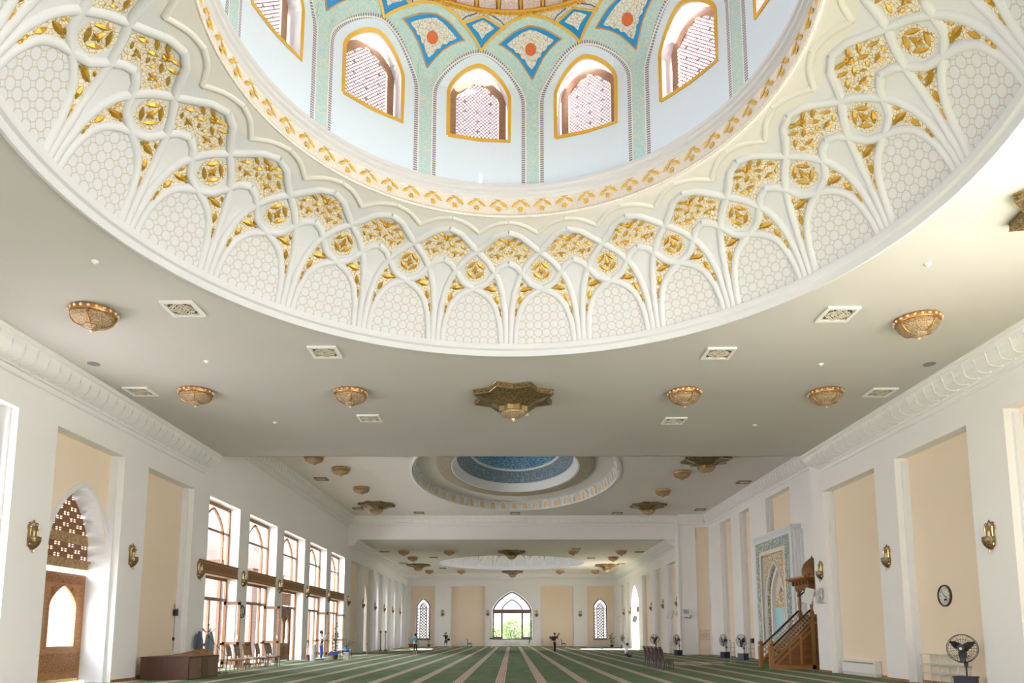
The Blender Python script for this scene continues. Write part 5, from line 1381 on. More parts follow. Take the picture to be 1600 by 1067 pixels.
# --- pedestal fans on water tanks
def fan(R=.38, h=1.12):
    r = empty('pedestal_fan')
    b = MB(); b.box(-.24, .24, -.20, .20, 0, .34); b.box(-.26, .26, -.22, .22, .34, .38); b.build('tank_base', DKBLUE, r)
    MB().tube([(0, .10, .36), (0, .10, .75)], .024, 8).build('pole', BLACK, r); MB().tube([(0, .10, .66), (0, .10, h-.04)], .016, 8).build('upper_pole', BLACK, r); MB().box(-.04, .04, .06, .14, .62, .74).build('collar', BLACK, r)
    b = MB(); b.lathe([(.03, .16), (.085, .14), (.095, .02), (.07, -.02), (.02, -.03)], 16, (0, 0, h), axis='Y'); b.build('motor', BLACK, r, smooth=True)
    cg = MB()
    for rr, y in ((R, -.10), (R*.97, -.16), (R*.97, -.04), (R*.33, -.21), (R*.3, .01), (R*.66, -.20), (R*.66, 0)):
        cg.tube([(rr*cos(2*pi*k/32), y, h+rr*sin(2*pi*k/32)) for k in range(32)], .008 if rr > R*.9 else .004, 5, closed=True)
    for k in range(24):
        a = 2*pi*k/24
        for y0_, y1_ in ((-.22, -.16), (.015, -.04)):
            cg.tube([(.09*cos(a), y0_, h+.09*sin(a)), (R*.66*cos(a), y0_+(.015 if y0_ < 0 else -.01), h+R*.66*sin(a)), (R*.98*cos(a), y1_+.02, h+R*.98*sin(a))], .0032, 4)
    cg.build('cage', BLACK, r)
    for k in range(3):
        a0 = 2*pi*k/3+.5; b = MB(); rows = []
        for i in range(7):
            t = i/6; rr = .05+(R*.80)*t; w_ = .04+.13*sin(pi*min(1, t*1.05+.1))*.5
            rows.append([b.add((rr*cos(a0+s_*w_/max(rr, .1)), -.10+s_*.03, h+rr*sin(a0+s_*w_/max(rr, .1)))) for s_ in (-1, -.3, .4, 1)])
        for p, q in zip(rows, rows[1:]):
            for j in range(3): b.face((p[j], p[j+1], q[j+1], q[j]))
        b.build('blade', BLACK, r, smooth=True)
    b = MB(); b.lathe([(.001, -.24), (.09, -.23), (.10, -.20), (.06, -.18)], 16, (0, 0, h), axis='Y'); b.build('hub', BLACK, r, smooth=True)
    b = MB(); b.lathe([(.001, -.245), (.035, -.243), (.036, -.235)], 12, (0, 0, h), axis='Y'); b.build('hub_badge', mat('pale_badge', (.7, .7, .72), .4), r)
    b = MB(); b.tube([(-.02, .16, h), (-.16, .18, h-.20), (-.14, .12, h-.34), (0, .10, h-.36)], .012, 6); b.build('hose', BLACK, r, smooth=True)
    return r
fn = fan()
for i, (x, y, a, lb) in enumerate(((12.25, 19.75, -.85, 'black pedestal fan on a dark tank beside the near glass shelf rack'), (13.7, 43.2, -1.1, 'pedestal fan on a navy tank just left of the prayer niche'), (13.7, 46.8, -1.3, 'pedestal fan on a navy tank, second left of the prayer niche'),
        (11.95, 52.3, -1.3, 'pedestal fan on a navy tank at the corner pier, right of the chairs'), (11.35, 57.5, -.7, 'pedestal fan standing behind the row of dark red chairs'), (11.75, 76.6, -1.3, 'small pedestal fan at the far right beside the bright doorway'))):
    if i == 0: fn.location = (x, y, 0); fn.rotation_euler = (0, 0, a); tag(fn, lb, 'fan', 'pedestal fans')
    else: dup(fn, (x, y, 0), a, lb)

def rack(w, hs, d, m):
    r = empty('shelf_rack')
    n = max(2, int(w/.75)+1)
    for k in range(n):
        for y in (0, d): MB().tube([(w*k/(n-1), y, 0), (w*k/(n-1), y, hs[-1])], .013, 6).build('post', m, r)
    for z in hs: MB().box(-.06, w+.06, -.03, d+.03, z-.01, z+.01).build('shelf', mat('glass_shelf', (.50, .60, .60), .15, .1), r)
    return r
k = rack(1.85, (.33, .60, .90), .28, GREYM); k.location = (12.93, 20.7, 0); k.rotation_euler = (0, 0, pi/2); tag(k, 'chrome and glass shelf rack under the wall clock', 'shelf rack')
COPPER = mat('copper_tube', (.45, .26, .16), .4, .5)
k = rack(1.5, (.30, .62, .95), .28, COPPER); k.location = (15.3, 45.1, 0); k.rotation_euler = (0, 0, pi/2); tag(k, 'copper-coloured shelf rack between prayer niche and its nearest fan', 'shelf rack', 'copper shelf racks')
dup(k, (15.3, 49.2, 0), pi/2, 'copper-coloured shelf rack behind the middle right fan'); dup(k, (12.95, 56.3, 0), pi/2, 'copper-coloured shelf rack behind the row of dark red chairs')
k2 = rack(1.9, (.35, .65, .95), .3, COPPER); k2.location = (3.7, 86.4, 0); tag(k2, 'glass shelf rack by the end wall right of the large window', 'shelf rack')
MB().box(4.5, 4.85, 86.45, 86.65, .965, 1.25).build('small_box', mat('dark_green_box', (.03, .06, .04), .6)); tag(COL.objects[-1], 'small dark box on top of the end wall shelf rack', 'box')
MB().box(15.15, 15.35, 45.9, 46.2, .965, 1.25).build('small_box', BLACK); tag(COL.objects[-1], 'small dark box on the copper rack beside the prayer niche', 'box')

def radiator(w, h, d=.14):
    r = empty('radiator')
    b = MB(); b.box(-w/2, w/2, -d, 0, .10, h); b.box(-w/2-.01, w/2+.01, -d-.01, 0, h, h+.02); b.build('body', WPLAS, r)
    b = MB()
    for k in range(int(w/.09)): b.box(-w/2+.03+.09*k, -w/2+.07+.09*k, -d-.004, -d, .14, h-.04)
    b.build('front_grooves', GPLAS, r)
    for s_ in (-1, 1): MB().box(s_*w/2*.8-.03, s_*w/2*.8+.03, -d+.02, -.02, 0, .10).build('foot', WPLAS, r)
    return r
rd = radiator(1.8, .62)
for i, (x, y, w_, lb) in enumerate(((10.7, 87+ND-.03, 1, 'white radiator below the right lancet window'), (-10.6, 87+ND-.03, 1, 'white radiator below the left lancet window'), (.05, 86.97, 1, 'white radiator below the large end window'), (-5.4, 87+ND-.03, 1, 'white radiator in the plain recess left of the large window'))):
    if i == 0: rd.location = (x, y, 0); tag(rd, lb, 'radiator', 'white radiators')
    else: dup(rd, (x, y, 0), 0, lb)
r = empty('convector', (13.0, 26.95, 0), pi/2*-1, 'white boxy convector heater on the floor of the right recess', 'heater')
b = MB(); b.box(-1.25, 1.25, -.24, 0, .12, .56); b.build('body', WPLAS, r); MB().box(-1.28, 1.28, -.20, 0, 0, .12).build('plinth', GPLAS, r)
b = MB(); b.box(-1.15, 1.15, -.245, -.24, .45, .50); b.build('outlet_slot', GREYM, r)

# --- wall clocks, loudspeakers and small fittings
def clock(R, lb, loc, rz):
    r = empty('wall_clock', loc, rz, lb, 'clock')
    b = MB(); b.lathe([(R, 0), (R, -.05), (R*.93, -.07), (R*.86, -.05), (R*.85, -.03)], 36, axis='Y'); b.f.pop(); b.m.pop(); b.build('case', mat('dark_brown_clock_case', (.05, .025, .02), .3), r, smooth=True)
    b = MB(); b.lathe([(R*.87, -.03), (.001, -.031)], 36, axis='Y'); b.build('dial', mat('ivory_dial', (.72, .72, .68), .5), r)
    for k in range(12):
        a = pi*k/6; b = MB(); l = .05 if k % 3 else .07
        b.tube([(R*.76*sin(a), -.036, R*.76*cos(a)), ((R*.76-l)*sin(a), -.036, (R*.76-l)*cos(a))], .007, 4); b.build('hour_mark', BLACK, r)
    MB().tube([(0, -.042, 0), (.13*R/.33, -.042, -.06*R/.33)], .012, 5).build('hour_hand', BLACK, r); MB().tube([(0, -.045, 0), (-.14*R/.33, -.045, .17*R/.33)], .007, 5).build('minute_hand', BLACK, r)
    MB().box(-.03, .12, -.04, -.034, -.15, -.09).build('date_window', BLACK, r)
    return r
clock(.33, 'round dark-framed clock high on the cream recess above the shelf rack', (13.02, 21.66, 2.65), -pi/2)
clock(.30, 'round black clock seen nearly edge-on between the first two windows', (-12.6, 33.75, 2.55), pi/2)

def speaker():
    r = empty('loudspeaker')
    b = MB(); b.rbox((0, -.50, 0), (.42, .34, .62), 0, (-.28, 0)); b.build('cabinet', GPLAS, r)
    b = MB(); b.rbox((0, -.68, -.05), (.36, .02, .50), 0, (-.28, 0)); b.build('grille', mat('speaker_mesh', (.42, .45, .42), .7), r)
    b = MB(); b.box(-.05, .05, -.03, 0, -.16, .22); b.tube([(0, -.02, 0), (0, -.36, 0)], .03, 6); b.build('bracket', GPLAS, r)
    return r
sp = speaker()
for i, (x, y, z, a, lb) in enumerate(((12.56, 29.2, 3.05, -pi/2-.5, 'pale grey loudspeaker on the pier beside the pulpit dome'), (12.56, 55.0, 3.0, -pi/2-.4, 'pale grey tilted loudspeaker on the corner pier, left side'), (12.56, 71.0, 3.0, -pi/2-.4, 'pale loudspeaker tilted beside the bright arched doorway'), (12.6, 80.6, 3.2, -pi/2, 'small white loudspeaker at the far right corner'))):
    if i == 0: sp.location = (x, y, z); sp.rotation_euler = (0, 0, a); tag(sp, lb, 'loudspeaker', 'wall loudspeakers')
    else: dup(sp, (x, y, z), a, lb)
r = empty('wall_monitor', (13.05, 54.4, 3.05), 0, 'white boxy monitor with black bracket on the corner pier face', 'monitor')
MB().box(-.27, .27, -.30, 0, -.28, .34).build('case', WPLAS, r); MB().box(-.22, .18, -.31, -.30, -.02, .28).build('screen', mat('grey_screen', (.40, .42, .42), .2), r); b = MB(); b.tube([(-.1, -.15, -.30), (.36, -.15, -.36), (.36, -.15, -.12)], .03, 6); b.build('bracket', BLACK, r)
r = empty('wall_grille', (14.5, 54.5, 1.45), 0, 'square pale ornamental grille with round centre on the corner pier', 'grille')
b = MB(); path_frame(b, lambda u, z, d: (u, d, z), [(-.34, -.38), (-.34, .38), (.34, .38), (.34, -.38)], .05, -.03, 0, closed=True); b.build('frame', mat('tan_grille', (.62, .50, .38), .6), r)
b = MB()
for rr in (.22, .14, .06): b.tube([(rr*cos(2*pi*k/24), -.015, rr*sin(2*pi*k/24)) for k in range(24)], .015, 5, closed=True)
for k in range(8): a = pi*k/4; b.tube([(.06*cos(a), -.015, .06*sin(a)), (.22*cos(a), -.015, .22*sin(a))], .010, 4)
b.build('rosette', MATS['tan_grille'], r); MB().box(-.31, .31, -.008, 0, -.35, .35).build('backing', mat('pale_tan_back', (.80, .68, .52), .7), r)
r = empty('wall_junction_box', (-13.0, 27.9, 2.33), pi/2, 'black box with antennas and hanging cable on the left cream recess', 'receiver')
MB().box(-.12, .12, -.10, 0, -.12, .12).build('body', BLACK, r); MB().tube([(-.05, -.05, .10), (-.16, -.06, .34)], .010, 5).build('antenna', BLACK, r); MB().tube([(.05, -.05, .10), (.28, -.06, .24)], .016, 5).build('antenna', BLACK, r)
cb = MB().tube([(0, -.02, -.12), (.01, -.02, -.6), (0, -.02, -1.0), (.01, -.02, -1.45)], .008, 5).build('cable', BLACK, r); MB().box(-.05, .05, -.05, 0, -1.06, -.94).build('plug', BLACK, cb)
MB().box(-13.02, -12.99, 28.02, 28.10, 1.28, 1.36).build('light_switch', WPLAS); tag(COL.objects[-1], 'small white switch on the left cream recess beside the hanging cable', 'switch')
b = MB(); b.box(13.0, 13.02, 24.8, 24.9, 1.28, 1.36); b.box(13.0, 13.02, 24.95, 25.05, 1.28, 1.36); b.build('light_switch', GPLAS); tag(COL.objects[-1], 'double switch low on the right recess above the white heater', 'switch')
MB().box(14.96, 15.0, 43.2, 43.32, 3.6, 4.3).build('thermometer', mat('dark_wood_strip', (.05, .02, .015), .5)); tag(COL.objects[-1], 'narrow dark strip hanging on the wall left of the prayer niche', 'thermometer')

# --- rugs on the carpet
b = MB(); b.box(8.2, 10.6, 36.1, 37.4, 0, .012); o = b.build('prayer_rug', mat('red_beige_rug', (.40, .16, .12), .95, noise=(3, (.62, .50, .42), .4, .6, (1, 1, 1)))); tag(o, 'small reddish rug on the carpet right of the dark red chairs', 'rug')
b = MB(); b.box(8.6, 11.2, 38.6, 38.95, 0, .02); b.box(9.9, 10.15, 37.6, 38.6, 0, .02); o = b.build('floor_runner', mat('cream_cloth_runner', (.70, .64, .56), .9)); tag(o, 'narrow cream cloth strip on the carpet before the pale microphone stand', 'cloth')

# ================================================================ PLANTS
def leafm(b, p, d, L, W, up=.2, mi=0):
    d = Vector(d).normalized(); s_ = d.cross(Vector((0, 0, 1))); s_ = s_.normalized() if s_.length > .01 else Vector((1, 0, 0)); p = Vector(p)
    n = d.cross(s_)
    row = [b.add(p)]
    m1 = [b.add(p+d*L*.35+s_*W/2), b.add(p+d*L*.4-n*W*.15), b.add(p+d*L*.35-s_*W/2)]
    m2 = [b.add(p+d*L*.7+s_*W*.38-Vector((0, 0, up*L*.2))), b.add(p+d*L*.72-n*W*.1-Vector((0, 0, up*L*.2))), b.add(p+d*L*.7-s_*W*.38-Vector((0, 0, up*L*.2)))]
    tp = b.add(p+d*L-Vector((0, 0, up*L*.6)))
    i = row[0]
    b.face((i, m1[0], m1[1]), mi); b.face((i, m1[1], m1[2]), mi)
    for k in range(2): b.face((m1[k], m2[k], m2[k+1], m1[k+1]), mi)
    b.face((m2[0], tp, m2[1]), mi); b.face((m2[1], tp, m2[2]), mi)
def plant(name, loc, stems, nleaf, L, W, lb, pot=TERRA, ph=.32, pr=.2, leafmat=LEAF, cat='plant', seed=1, group='potted plants', flower=None, pot_on=True):
    rnd = random.Random(seed); r = empty(name, loc, 0, lb, cat, group)
    if pot_on:
        b = MB(); b.lathe([(pr*.7, 0), (pr, ph*.92), (pr*1.08, ph*.92), (pr*1.08, ph), (pr*.92, ph), (pr*.9, ph*.85)], 18); b.build('pot', pot, r, smooth=True)
    for si, (dx, dy, h) in enumerate(stems):
        pts = [(0, 0, ph*.8), (dx*.3, dy*.3, ph+h*.4), (dx*.7, dy*.7, ph+h*.75), (dx, dy, ph+h)]
        st = MB().tube(pts, [.014, .012, .01, .006], 5).build('stem', BARK, r)
        b = MB()
        for k in range(nleaf):
            t = .25+.75*k/max(1, nleaf-1); x, y, z = dx*t, dy*t, ph+h*t
            a = rnd.uniform(0, 2*pi); leafm(b, (x, y, z), (cos(a), sin(a), rnd.uniform(-.1, .8)), L*rnd.uniform(.7, 1.15), W, .5)
        b.build('leaves', flower if (flower and si == 0) else leafmat, st)
    return r
plant('potted_plant', (-10.75, 44.4, 0), [(0, 0, 1.75), (.12, .1, 1.35), (-.1, .1, 1.0)], 14, .36, .15, 'tall dark rubber plant beside the man in blue trousers', ph=.34, seed=3, pot=mat('brown_pot', (.12, .07, .05), .6))
plant('potted_plant', (-11.7, 84.6, 0), [(.05, 0, 1.1), (-.35, .1, .6), (.3, 0, .45)], 7, .30, .14, 'spindly plant in a dark red pot in the far left corner', ph=.42, pr=.30, seed=5)
plant('potted_plant', (11.75, 85.4, 0), [(0, 0, 1.35), (.3, 0, .9), (-.15, 0, 1.1)], 9, .42, .22, 'big-leaved dark plant right of the right lancet window', ph=.3, pr=.22, seed=7, pot=BLACK)
plant('potted_plant', (-9.75, 85.6, 0), [(-.5, 0, 1.5), (.2, 0, 1.6), (-.2, .1, 1.2)], 7, .30, .12, 'airy plant with yellow leaves below the left lancet window', ph=.35, seed=9, leafmat=mat('yellow_green_leaf', (.35, .36, .10), .6))
r = empty('flower_stand', (-2.35, 85.6, 0), 0, 'slim white stand with a round green plant left of the large window', 'plant', 'potted plants')
MB().lathe([(.16, 0), (.05, .04), (.04, .75), (.14, .85), (.14, .9)], 14).build('stand', WPLAS, r, smooth=True)
b = MB(); rnd = random.Random(4)
for k in range(50): a = rnd.uniform(0, 2*pi); leafm(b, (.05*cos(a), .05*sin(a), .92), (cos(a), sin(a), rnd.uniform(.1, 1.8)), .34, .13, .4)
b.build('leaves', mat('bright_leaf', (.05, .20, .05), .5), r)
plant('potted_plant', (2.05, 86.0, 0), [(0, 0, .7), (.08, 0, .5)], 12, .24, .10, 'small dark potted plant on the floor right of the large window', ph=.3, pr=.16, seed=11, pot=WPLAS)
# plant table, pots and the clutter by the fifth window
r = empty('side_table', (-10.95, 48.2, 0), 0, 'low dark-legged table carrying a spindly plant after the last window', 'table')
MB().box(-.34, .34, -.28, .28, .50, .54).build('tabletop', mat('pale_lilac_cloth', (.52, .50, .56), .8), r)
for sx in (-1, 1):
    for sy in (-1, 1): MB().tube([(sx*.31, sy*.25, 0), (sx*.31, sy*.25, .5)], .016, 6).build('leg', BLACK, r)
plant('potted_plant', (-10.95, 48.2, .54), [(.45, 0, .35), (.2, .1, .42), (-.3, 0, .32), (0, 0, .5)], 5, .22, .09, 'spindly orchid-like plant standing on the low table', ph=.12, pr=.07, seed=13, pot=mat('glass_green_pot', (.20, .26, .20), .3), leafmat=mat('brown_green_leaf', (.10, .075, .03), .6))
b = MB(); b.lathe([(.14, 0), (.20, .12), (.19, .26), (.13, .32), (.12, .32)], 18, (-10.95, 48.35, 0)); o = b.build('red_jar', mat('crimson_glaze', (.35, .02, .06), .35), smooth=True); tag(o, 'crimson round jar under the low plant table', 'jar')
b = MB(); b.lathe([(.16, 0), (.24, .20), (.25, .30), (.21, .30)], 18, (-12.0, 43.3, 0)); o = b.build('red_planter', TERRA, smooth=True); tag(o, 'wide red planter at the wall left of the man', 'planter')
MB().lathe([(.12, 0), (.14, .34), (.12, .34)], 16, (-11.75, 43.0, 0)).build('red_planter', mat('pinkish_pot', (.42, .16, .13), .5), smooth=True); tag(COL.objects[-1], 'narrow pinkish planter beside the wide red planter', 'planter')
b = MB(); b.lathe([(.15, 0), (.19, .9), (.17, .93), (.02, .95)], 18, (-11.35, 41.6, 0)); o = b.build('white_bin', mat('bluish_white_plastic', (.70, .74, .80), .4), smooth=True); tag(o, 'tall white bin standing left of the man in blue trousers', 'bin')
r = empty('stool', (-10.55, 43.75, 0), 0, 'low wooden stool draped with a blue jacket right of the man', 'stool')
MB().box(-.30, .30, -.2, .2, .36, .40).build('seat', WOOD, r)
for sx in (-1, 1):
    for sy in (-1, 1): MB().tube([(sx*.26, sy*.16, 0), (sx*.25, sy*.15, .36)], .022, 6).build('leg', WOOD, r)
b = MB(); rows = []
for i in range(10):
    x = -10.88+.06*i; rows.append([b.add((x, 43.75+dy, .41+h*(1+.25*sin(i*1.7)))) for dy, h in ((-.24, -.12), (-.22, .02), (-.08, .08), (.1, .07), (.22, .0))])
for p, q in zip(rows, rows[1:]):
    for k_ in range(4): b.face((p[k_], p[k_+1], q[k_+1], q[k_]))
o = b.build('jacket', mat('royal_blue_cloth', (.02, .08, .30), .8), smooth=True); tag(o, 'crumpled blue jacket lying on the low wooden stool', 'jacket')
b = MB(); b.ball((-9.99, 44.05, .555), .18, 8, sz=.7); b.tube([(-10.07, 44.05, .64), (-9.99, 44.05, .78), (-9.91, 44.05, .64)], .012, 5); o = b.build('handbag', mat('bright_blue_bag', (.02, .22, .50), .5), smooth=True); tag(o, 'rounded bright blue bag beside the blue jacket', 'bag')
b = MB(); b.box(-10.14, -9.84, 43.9, 44.2, 0, .42); o = b.build('white_box', WPLAS); tag(o, 'white box on the floor carrying the bright blue bag', 'box')

# --- trees outside the end window
def tree(x, y, h, R, seed, lb):
    rnd = random.Random(seed); r = empty('tree', (x, y, -1), 0, lb, 'tree', 'trees outside the end window')
    MB().tube([(0, 0, 0), (.1, 0, h*.4), (0, .1, h*.8)], [.16, .12, .05], 8).build('trunk', BARK, r)
    b = MB()
    for k in range(1500):
        a, t = rnd.uniform(0, 2*pi), rnd.uniform(-1, 1); rr = R*rnd.uniform(.35, 1)**.5*sqrt(max(0, 1-t*t))
        leafm(b, (rr*cos(a), rr*sin(a), h*.72+R*.8*t), (cos(a), sin(a), rnd.uniform(-.5, .6)), .34, .18, .4)
    b.build('foliage', LEAF2, r)
tree(.35, 95, 4.4, 1.7, 1, 'bright green tree outside, behind the middle pane of the end window'); tree(3.6, 98.5, 4.6, 1.8, 2, 'bright green tree outside, behind the right pane of the end window'); tree(-2.2, 101, 3.4, 1.2, 3, 'low green bush outside, bottom left of the end window')
# ================================================================ PEOPLE
def skin_mesh(name, chains, m, parent=None, sub=1):
    """chains: lists of (key, (x,y,z), (rx, ry)); equal keys are one joint"""
    idx = {}; V = []; Rr = []; E = []
    for ch_ in chains:
        prev = None
        for key, p, r_ in ch_:
            if key not in idx: idx[key] = len(V); V.append(p); Rr.append(r_ if isinstance(r_, tuple) else (r_, r_))
            if prev is not None: E.append((prev, idx[key]))
            prev = idx[key]
    me = bpy.data.meshes.new(name); me.from_pydata(V, E, []); o = bpy.data.objects.new(name, me); COL.objects.link(o)
    o.modifiers.new('skin', 'SKIN')
    if not me.skin_vertices:
        bm = bmesh.new(); bm.from_mesh(me); bm.verts.layers.skin.verify(); bm.to_mesh(me); bm.free()
    for i, sv in enumerate(me.skin_vertices[0].data):
        sv.radius = Rr[i]; sv.use_root = (i == 0)
    s_ = o.modifiers.new('smooth', 'SUBSURF'); s_.levels = sub; s_.render_levels = sub
    dg = bpy.context.evaluated_depsgraph_get(); ev = o.evaluated_get(dg); m2 = bpy.data.meshes.new_from_object(ev); bpy.data.objects.remove(o)
    m2.materials.clear(); m2.materials.append(m)
    for p in m2.polygons: p.use_smooth = True
    o = bpy.data.objects.new(name, m2); COL.objects.link(o)
    if parent: o.parent = parent
    return o
def hand(side, w, d, key, curl=.5):
    """five fingers from the wrist w along direction d"""
    w = Vector(w); d = Vector(d).normalized(); up = Vector((0, 0, 1)) if abs(d.z) < .8 else Vector((0, 1, 0)); s_ = d.cross(up).normalized(); n = s_.cross(d)
    palm = w+d*.07; ch_ = [[(key, tuple(w), .026), (key+'p', tuple(palm), (.034, .018))]]
    for k, (off, L) in enumerate(((-.030, .070), (-.010, .080), (.010, .076), (.030, .060))):
        a = palm+s_*off+d*.02; b_ = a+d*L*.5-n*L*.25*curl; c_ = b_+d*L*.35-n*L*.45*curl
        ch_.append([(key+'p', tuple(palm), .02), (key+'a%d' % k, tuple(a), .010), (key+'b%d' % k, tuple(b_), .009), (key+'c%d' % k, tuple(c_), .008)])
    a = w+d*.03+s_*.035*side; b_ = a+d*.035+s_*.02*side
    ch_.append([(key, tuple(w), .02), (key+'t0', tuple(a), .012), (key+'t1', tuple(b_), .010)])
    return ch_
def person(loc, rz, label, J, top, bottom, hair, sleeve=.5, leg=1.0, shoes=None, skirt=False, sc=1.0, hat=None):
    r = empty('person', loc, rz, label, 'person', None); r.scale = (sc,)*3
    D = dict(pel=(0, 0, .93), sp=(0, 0, 1.12), ch=(0, .0, 1.32), nb=(0, -.01, 1.45), nk=(0, .0, 1.51), h1=(0, .02, 1.58), h2=(0, .015, 1.66), h3=(0, 0, 1.72),
             sL=(-.17, 0, 1.39), eL=(-.22, 0, 1.12), wL=(-.23, .06, .88), sR=(.17, 0, 1.39), eR=(.22, 0, 1.12), wR=(.23, .06, .88),
             hL=(-.09, 0, .90), kL=(-.10, .02, .49), aL=(-.10, 0, .08), tL=(-.11, .16, .03), hR=(.09, 0, .90), kR=(.10, .02, .49), aR=(.10, 0, .08), tR=(.11, .16, .03))
    D.update(J)
    hd = Vector(D['h2']); f_ = Vector((0, 1, 0)); hf = J.get('face', (0, 1, 0)); f_ = Vector(hf).normalized(); sd = f_.cross(Vector((0, 0, 1))).normalized()
    body = [[('pel', D['pel'], (.13, .10)), ('sp', D['sp'], (.115, .085)), ('ch', D['ch'], (.14, .10)), ('nb', D['nb'], (.07, .06)), ('nk', D['nk'], .046), ('h1', D['h1'], (.066, .075)), ('h2', D['h2'], (.076, .088)), ('h3', D['h3'], (.055, .065))],
            [('h2', D['h2'], .07), ('nose', tuple(hd+f_*.098-Vector((0, 0, .02))), .010)], [('h1', D['h1'], .06), ('chin', tuple(Vector(D['h1'])+f_*.055-Vector((0, 0, .02))), .026)],
            [('h2', D['h2'], .07), ('earL', tuple(hd-sd*.085), .014)], [('h2', D['h2'], .07), ('earR', tuple(hd+sd*.085), .014)]]
    for s_ in 'LR':
        body += [[('ch', D['ch'], .13), ('s'+s_, D['s'+s_], .052), ('e'+s_, D['e'+s_], .038), ('w'+s_, D['w'+s_], .025)]]
        dd = Vector(D['w'+s_])-Vector(D['e'+s_]); body += hand(1 if s_ == 'L' else -1, D['w'+s_], dd, 'w'+s_, 1.2 if D['w'+s_][2] > 1.3 else .5)
        body += [[('pel', D['pel'], .12), ('h'+s_, D['h'+s_], .085), ('k'+s_, D['k'+s_], .056), ('a'+s_, D['a'+s_], .036), ('t'+s_, D['t'+s_], (.034, .026))]]
    bo = skin_mesh('body', body, SKIN, r)
    up = [[('pel', D['pel'], (.145, .115)), ('sp', D['sp'], (.135, .105)), ('ch', D['ch'], (.155, .115)), ('nb', D['nb'], (.078, .066))]]
    for s_ in 'LR':
        a, e, w = (Vector(D[k+s_]) for k in ('s', 'e', 'w'))
        c_ = [('ch', D['ch'], .14), ('s'+s_, D['s'+s_], .068)]
        if sleeve > .5: c_ += [('e'+s_, D['e'+s_], .054), ('x'+s_, tuple(e.lerp(w, (sleeve-.5)*2)), .040)]
        else: c_ += [('x'+s_, tuple(a.lerp(e, sleeve*2)), .060)]
        up.append(c_)
    skin_mesh('shirt', up, top, r)
    lo = [[('pel', D['pel'], (.150, .118)), ('pt', tuple(Vector(D['pel'])+Vector((0, 0, .09))), (.135, .105))]]
    for s_ in 'LR':
        a, k_, an = (Vector(D[k+s_]) for k in ('h', 'k', 'a'))
        c_ = [('pel', D['pel'], .14), ('h'+s_, D['h'+s_], .105)]
        if leg > .5: c_ += [('k'+s_, D['k'+s_], .073), ('x'+s_, tuple(k_.lerp(an, (leg-.5)*2)), .050)]
        else: c_ += [('x'+s_, tuple(a.lerp(k_, leg*2)), .09)]
        lo.append(c_)
    skin_mesh('trousers' if leg > .5 else 'shorts', lo, bottom, r)
    if shoes:
        for s_ in 'LR':
            a, t = Vector(D['a'+s_]), Vector(D['t'+s_])
            skin_mesh('shoe', [[('a', tuple(a-Vector((0, 0, .02))), .045), ('m', tuple((a+t)/2-Vector((0, 0, .012))), .044), ('t', tuple(t), .036)]], shoes, r)
    b = MB(); h3 = Vector(D['h2'])-f_*.022+Vector((0, 0, .022)); b.ball(tuple(h3), .098, 10, sz=1.05)
    ho = b.build('hair', hair, r, smooth=True)
    if hat:
        b = MB(); b.ball(tuple(h3+Vector((0, 0, .035))), .108, 10, sz=.85); b.build('cap', hat, r, smooth=True)
    e_ = MB()
    for s_ in (-1, 1): e_.ball(tuple(hd+f_*.083+sd*.03*s_), .011, 5)
    e_.build('eyes', BLACK, bo); MB().ball(tuple(Vector(D['h1'])+f_*.082+Vector((0, 0, .012))), .014, 5, sz=.5).build('mouth', mat('lips', (.35, .10, .09), .5), bo)
    return r
def cloth(n, c): return mat(n, c, .85)
camera_up = dict(eL=(-.22, .20, 1.22), wL=(-.07, .30, 1.56), eR=(.22, .20, 1.24), wR=(.07, .30, 1.56))
p1 = person((-11.15, 42.6, 0), -1.35, 'man in white shirt, black vest and blue trousers photographing by the windows', dict(camera_up, kR=(.12, .08, .49), aR=(.13, .02, .08), tR=(.14, .18, .03)), cloth('white_cotton', (.75, .76, .80)), cloth('royal_blue_trousers', (.02, .09, .42)), HAIR, sleeve=.95, leg=.97, shoes=BLACK, sc=.97)
skin_mesh('vest', [[('a', (0, .01, .97), (.152, .122)), ('b', (0, .01, 1.12), (.145, .115)), ('c', (0, .01, 1.33), (.160, .122))]], cloth('black_vest', (.01, .012, .015)), p1)
p2 = person((-7.2, 54.4, 0), .05, 'woman seen from behind in turquoise shirt, navy cap and dark cropped trousers', dict(eL=(-.36, .10, 1.26), wL=(-.16, .22, 1.52)), cloth('turquoise_shirt', (.0, .24, .32)), cloth('near_black_trousers', (.012, .014, .02)), HAIR, sleeve=.38, leg=.78, hat=cloth('navy_cap', (.01, .02, .09)), sc=.87)
p3 = person((-7.0, 77.5, 0), pi-.2, 'woman in black top and dark shorts shooting a photo beside the left end pier', dict(eR=(.38, .08, 1.36), wR=(.14, .20, 1.58), eL=(-.26, .12, 1.14), wL=(-.20, .28, 1.36)), cloth('black_top', (.012, .013, .02)), cloth('dark_teal_shorts', (.01, .045, .06)), HAIR, sleeve=.30, leg=.42, sc=.98)
p4 = person((3.62, 61.3, 0), -1.25, 'person in dark red coat and black leggings aiming a camera across the hall', dict(camera_up), cloth('burgundy_coat', (.10, .015, .03)), cloth('black_leggings', (.01, .01, .014)), HAIR, sleeve=.95, leg=1.0, shoes=BLACK, sc=.93)
skin_mesh('coat_skirt', [[('a', (0, 0, 1.0), (.15, .12)), ('b', (0, 0, .85), (.18, .14)), ('c', (0, 0, .66), (.19, .15))]], MATS['burgundy_coat'], p4)
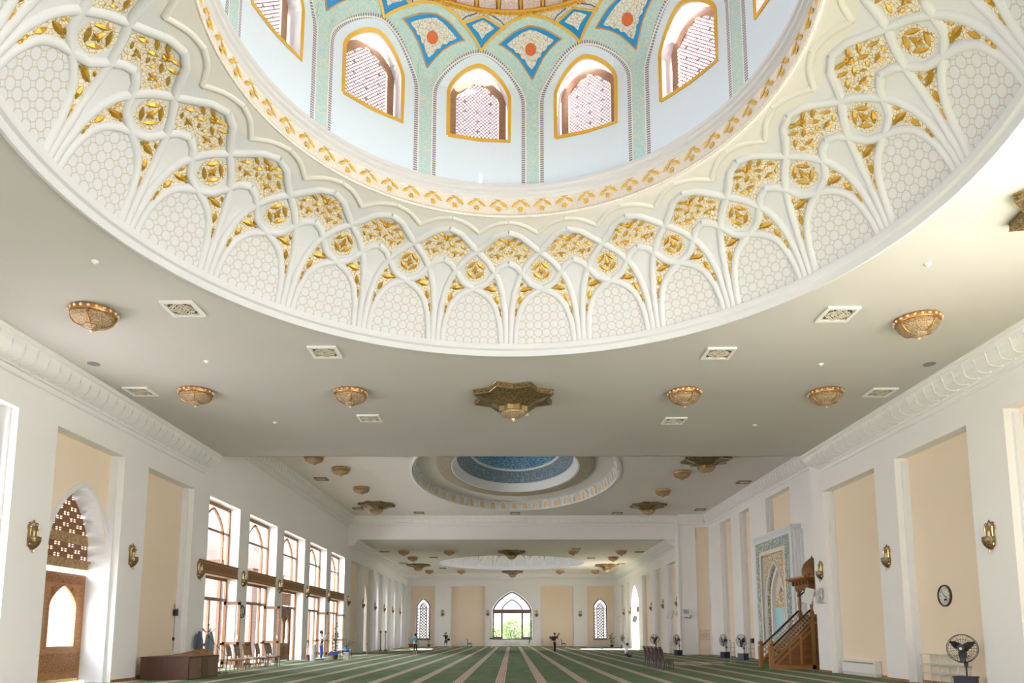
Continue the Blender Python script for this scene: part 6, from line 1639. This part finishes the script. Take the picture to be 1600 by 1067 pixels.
kn = dict(pel=(0, -.02, .27), sp=(0, .0, .46), ch=(0, .04, .66), nb=(0, .07, .79), nk=(0, .09, .84), h1=(0, .14, .90), h2=(0, .14, .97), h3=(0, .12, 1.03), sL=(-.17, .05, .72), eL=(-.22, .10, .48), wL=(-.12, .30, .34), sR=(.17, .05, .72), eR=(.22, .10, .48), wR=(.12, .30, .34),
          hL=(-.10, .0, .24), kL=(-.14, .44, .12), aL=(-.12, .02, .09), tL=(-.12, -.16, .05), hR=(.10, .0, .24), kR=(.14, .44, .12), aR=(.12, .02, .09), tR=(.12, -.16, .05), face=(0, .9, -.35))
p5 = person((7.3, 46.6, 0), -1.45, 'man in white shirt and blue jeans kneeling on the carpet near the red chairs', kn, cloth('white_shirt', (.72, .72, .78)), cloth('blue_jeans', (.02, .045, .13)), HAIR, sleeve=.4, leg=.97, sc=.88)
def held(parent, name, c, size, m, lb, rot=0, mat_=None):
    """a thing carried by a person: top-level, placed in the carrier's own frame"""
    M = Matrix.Translation(parent.location) @ Matrix.Rotation(parent.rotation_euler.z, 4, 'Z') @ Matrix.Scale(parent.scale[0], 4)
    p = M @ Vector(c); b = MB(); s_ = size
    if name == 'camera':
        b.box(-s_[0]/2, s_[0]/2, -s_[1]/2, s_[1]/2, -s_[2]/2, s_[2]/2); b.lathe([(.028, s_[1]/2), (.03, s_[1]/2+.06), (.001, s_[1]/2+.06)], 12, axis='Y')
    elif name == 'backpack':
        b.lathe([(.10, -.20), (.15, -.16), (.16, 0), (.14, .14), (.05, .21), (.001, .22)], 14, sy=.62)
    else:
        b.lathe([(.05, -.13), (.15, -.11), (.17, 0), (.12, .10), (.03, .12)], 14, sy=.5); b.tube([(-.1, 0, .08), (-.12, 0, .42), (-.3, 0, .62)], .012, 5)
    o = b.build(name+'_', m, smooth=(name != 'camera')); o.name = {'camera': 'photo_camera', 'backpack': 'backpack', 'bag': 'shoulder_bag'}[name]
    o.location = p; o.rotation_euler = (0, 0, parent.rotation_euler.z); o.scale = parent.scale; tag(o, lb, {'camera': 'camera', 'backpack': 'backpack', 'bag': 'bag'}[name])
held(p1, 'camera', (0, .38, 1.62), (.14, .07, .09), mat('reddish_camera', (.30, .08, .06), .4), 'small reddish camera held up by the man in blue trousers')
held(p4, 'camera', (0, .43, 1.64), (.15, .08, .10), BLACK, 'black camera held up by the person in the dark red coat')
held(p3, 'camera', (.06, .33, 1.60), (.12, .06, .08), BLACK, 'small camera held by the woman in black top')
held(p4, 'backpack', (-.02, -.20, 1.25), (1, 1, 1), cloth('slate_blue_backpack', (.02, .05, .10)), 'dark blue backpack worn by the person in the dark red coat')
held(p3, 'bag', (-.30, .04, .98), (1, 1, 1), cloth('black_blue_bag', (.01, .025, .05)), 'dark shoulder bag at the hip of the woman in black top')
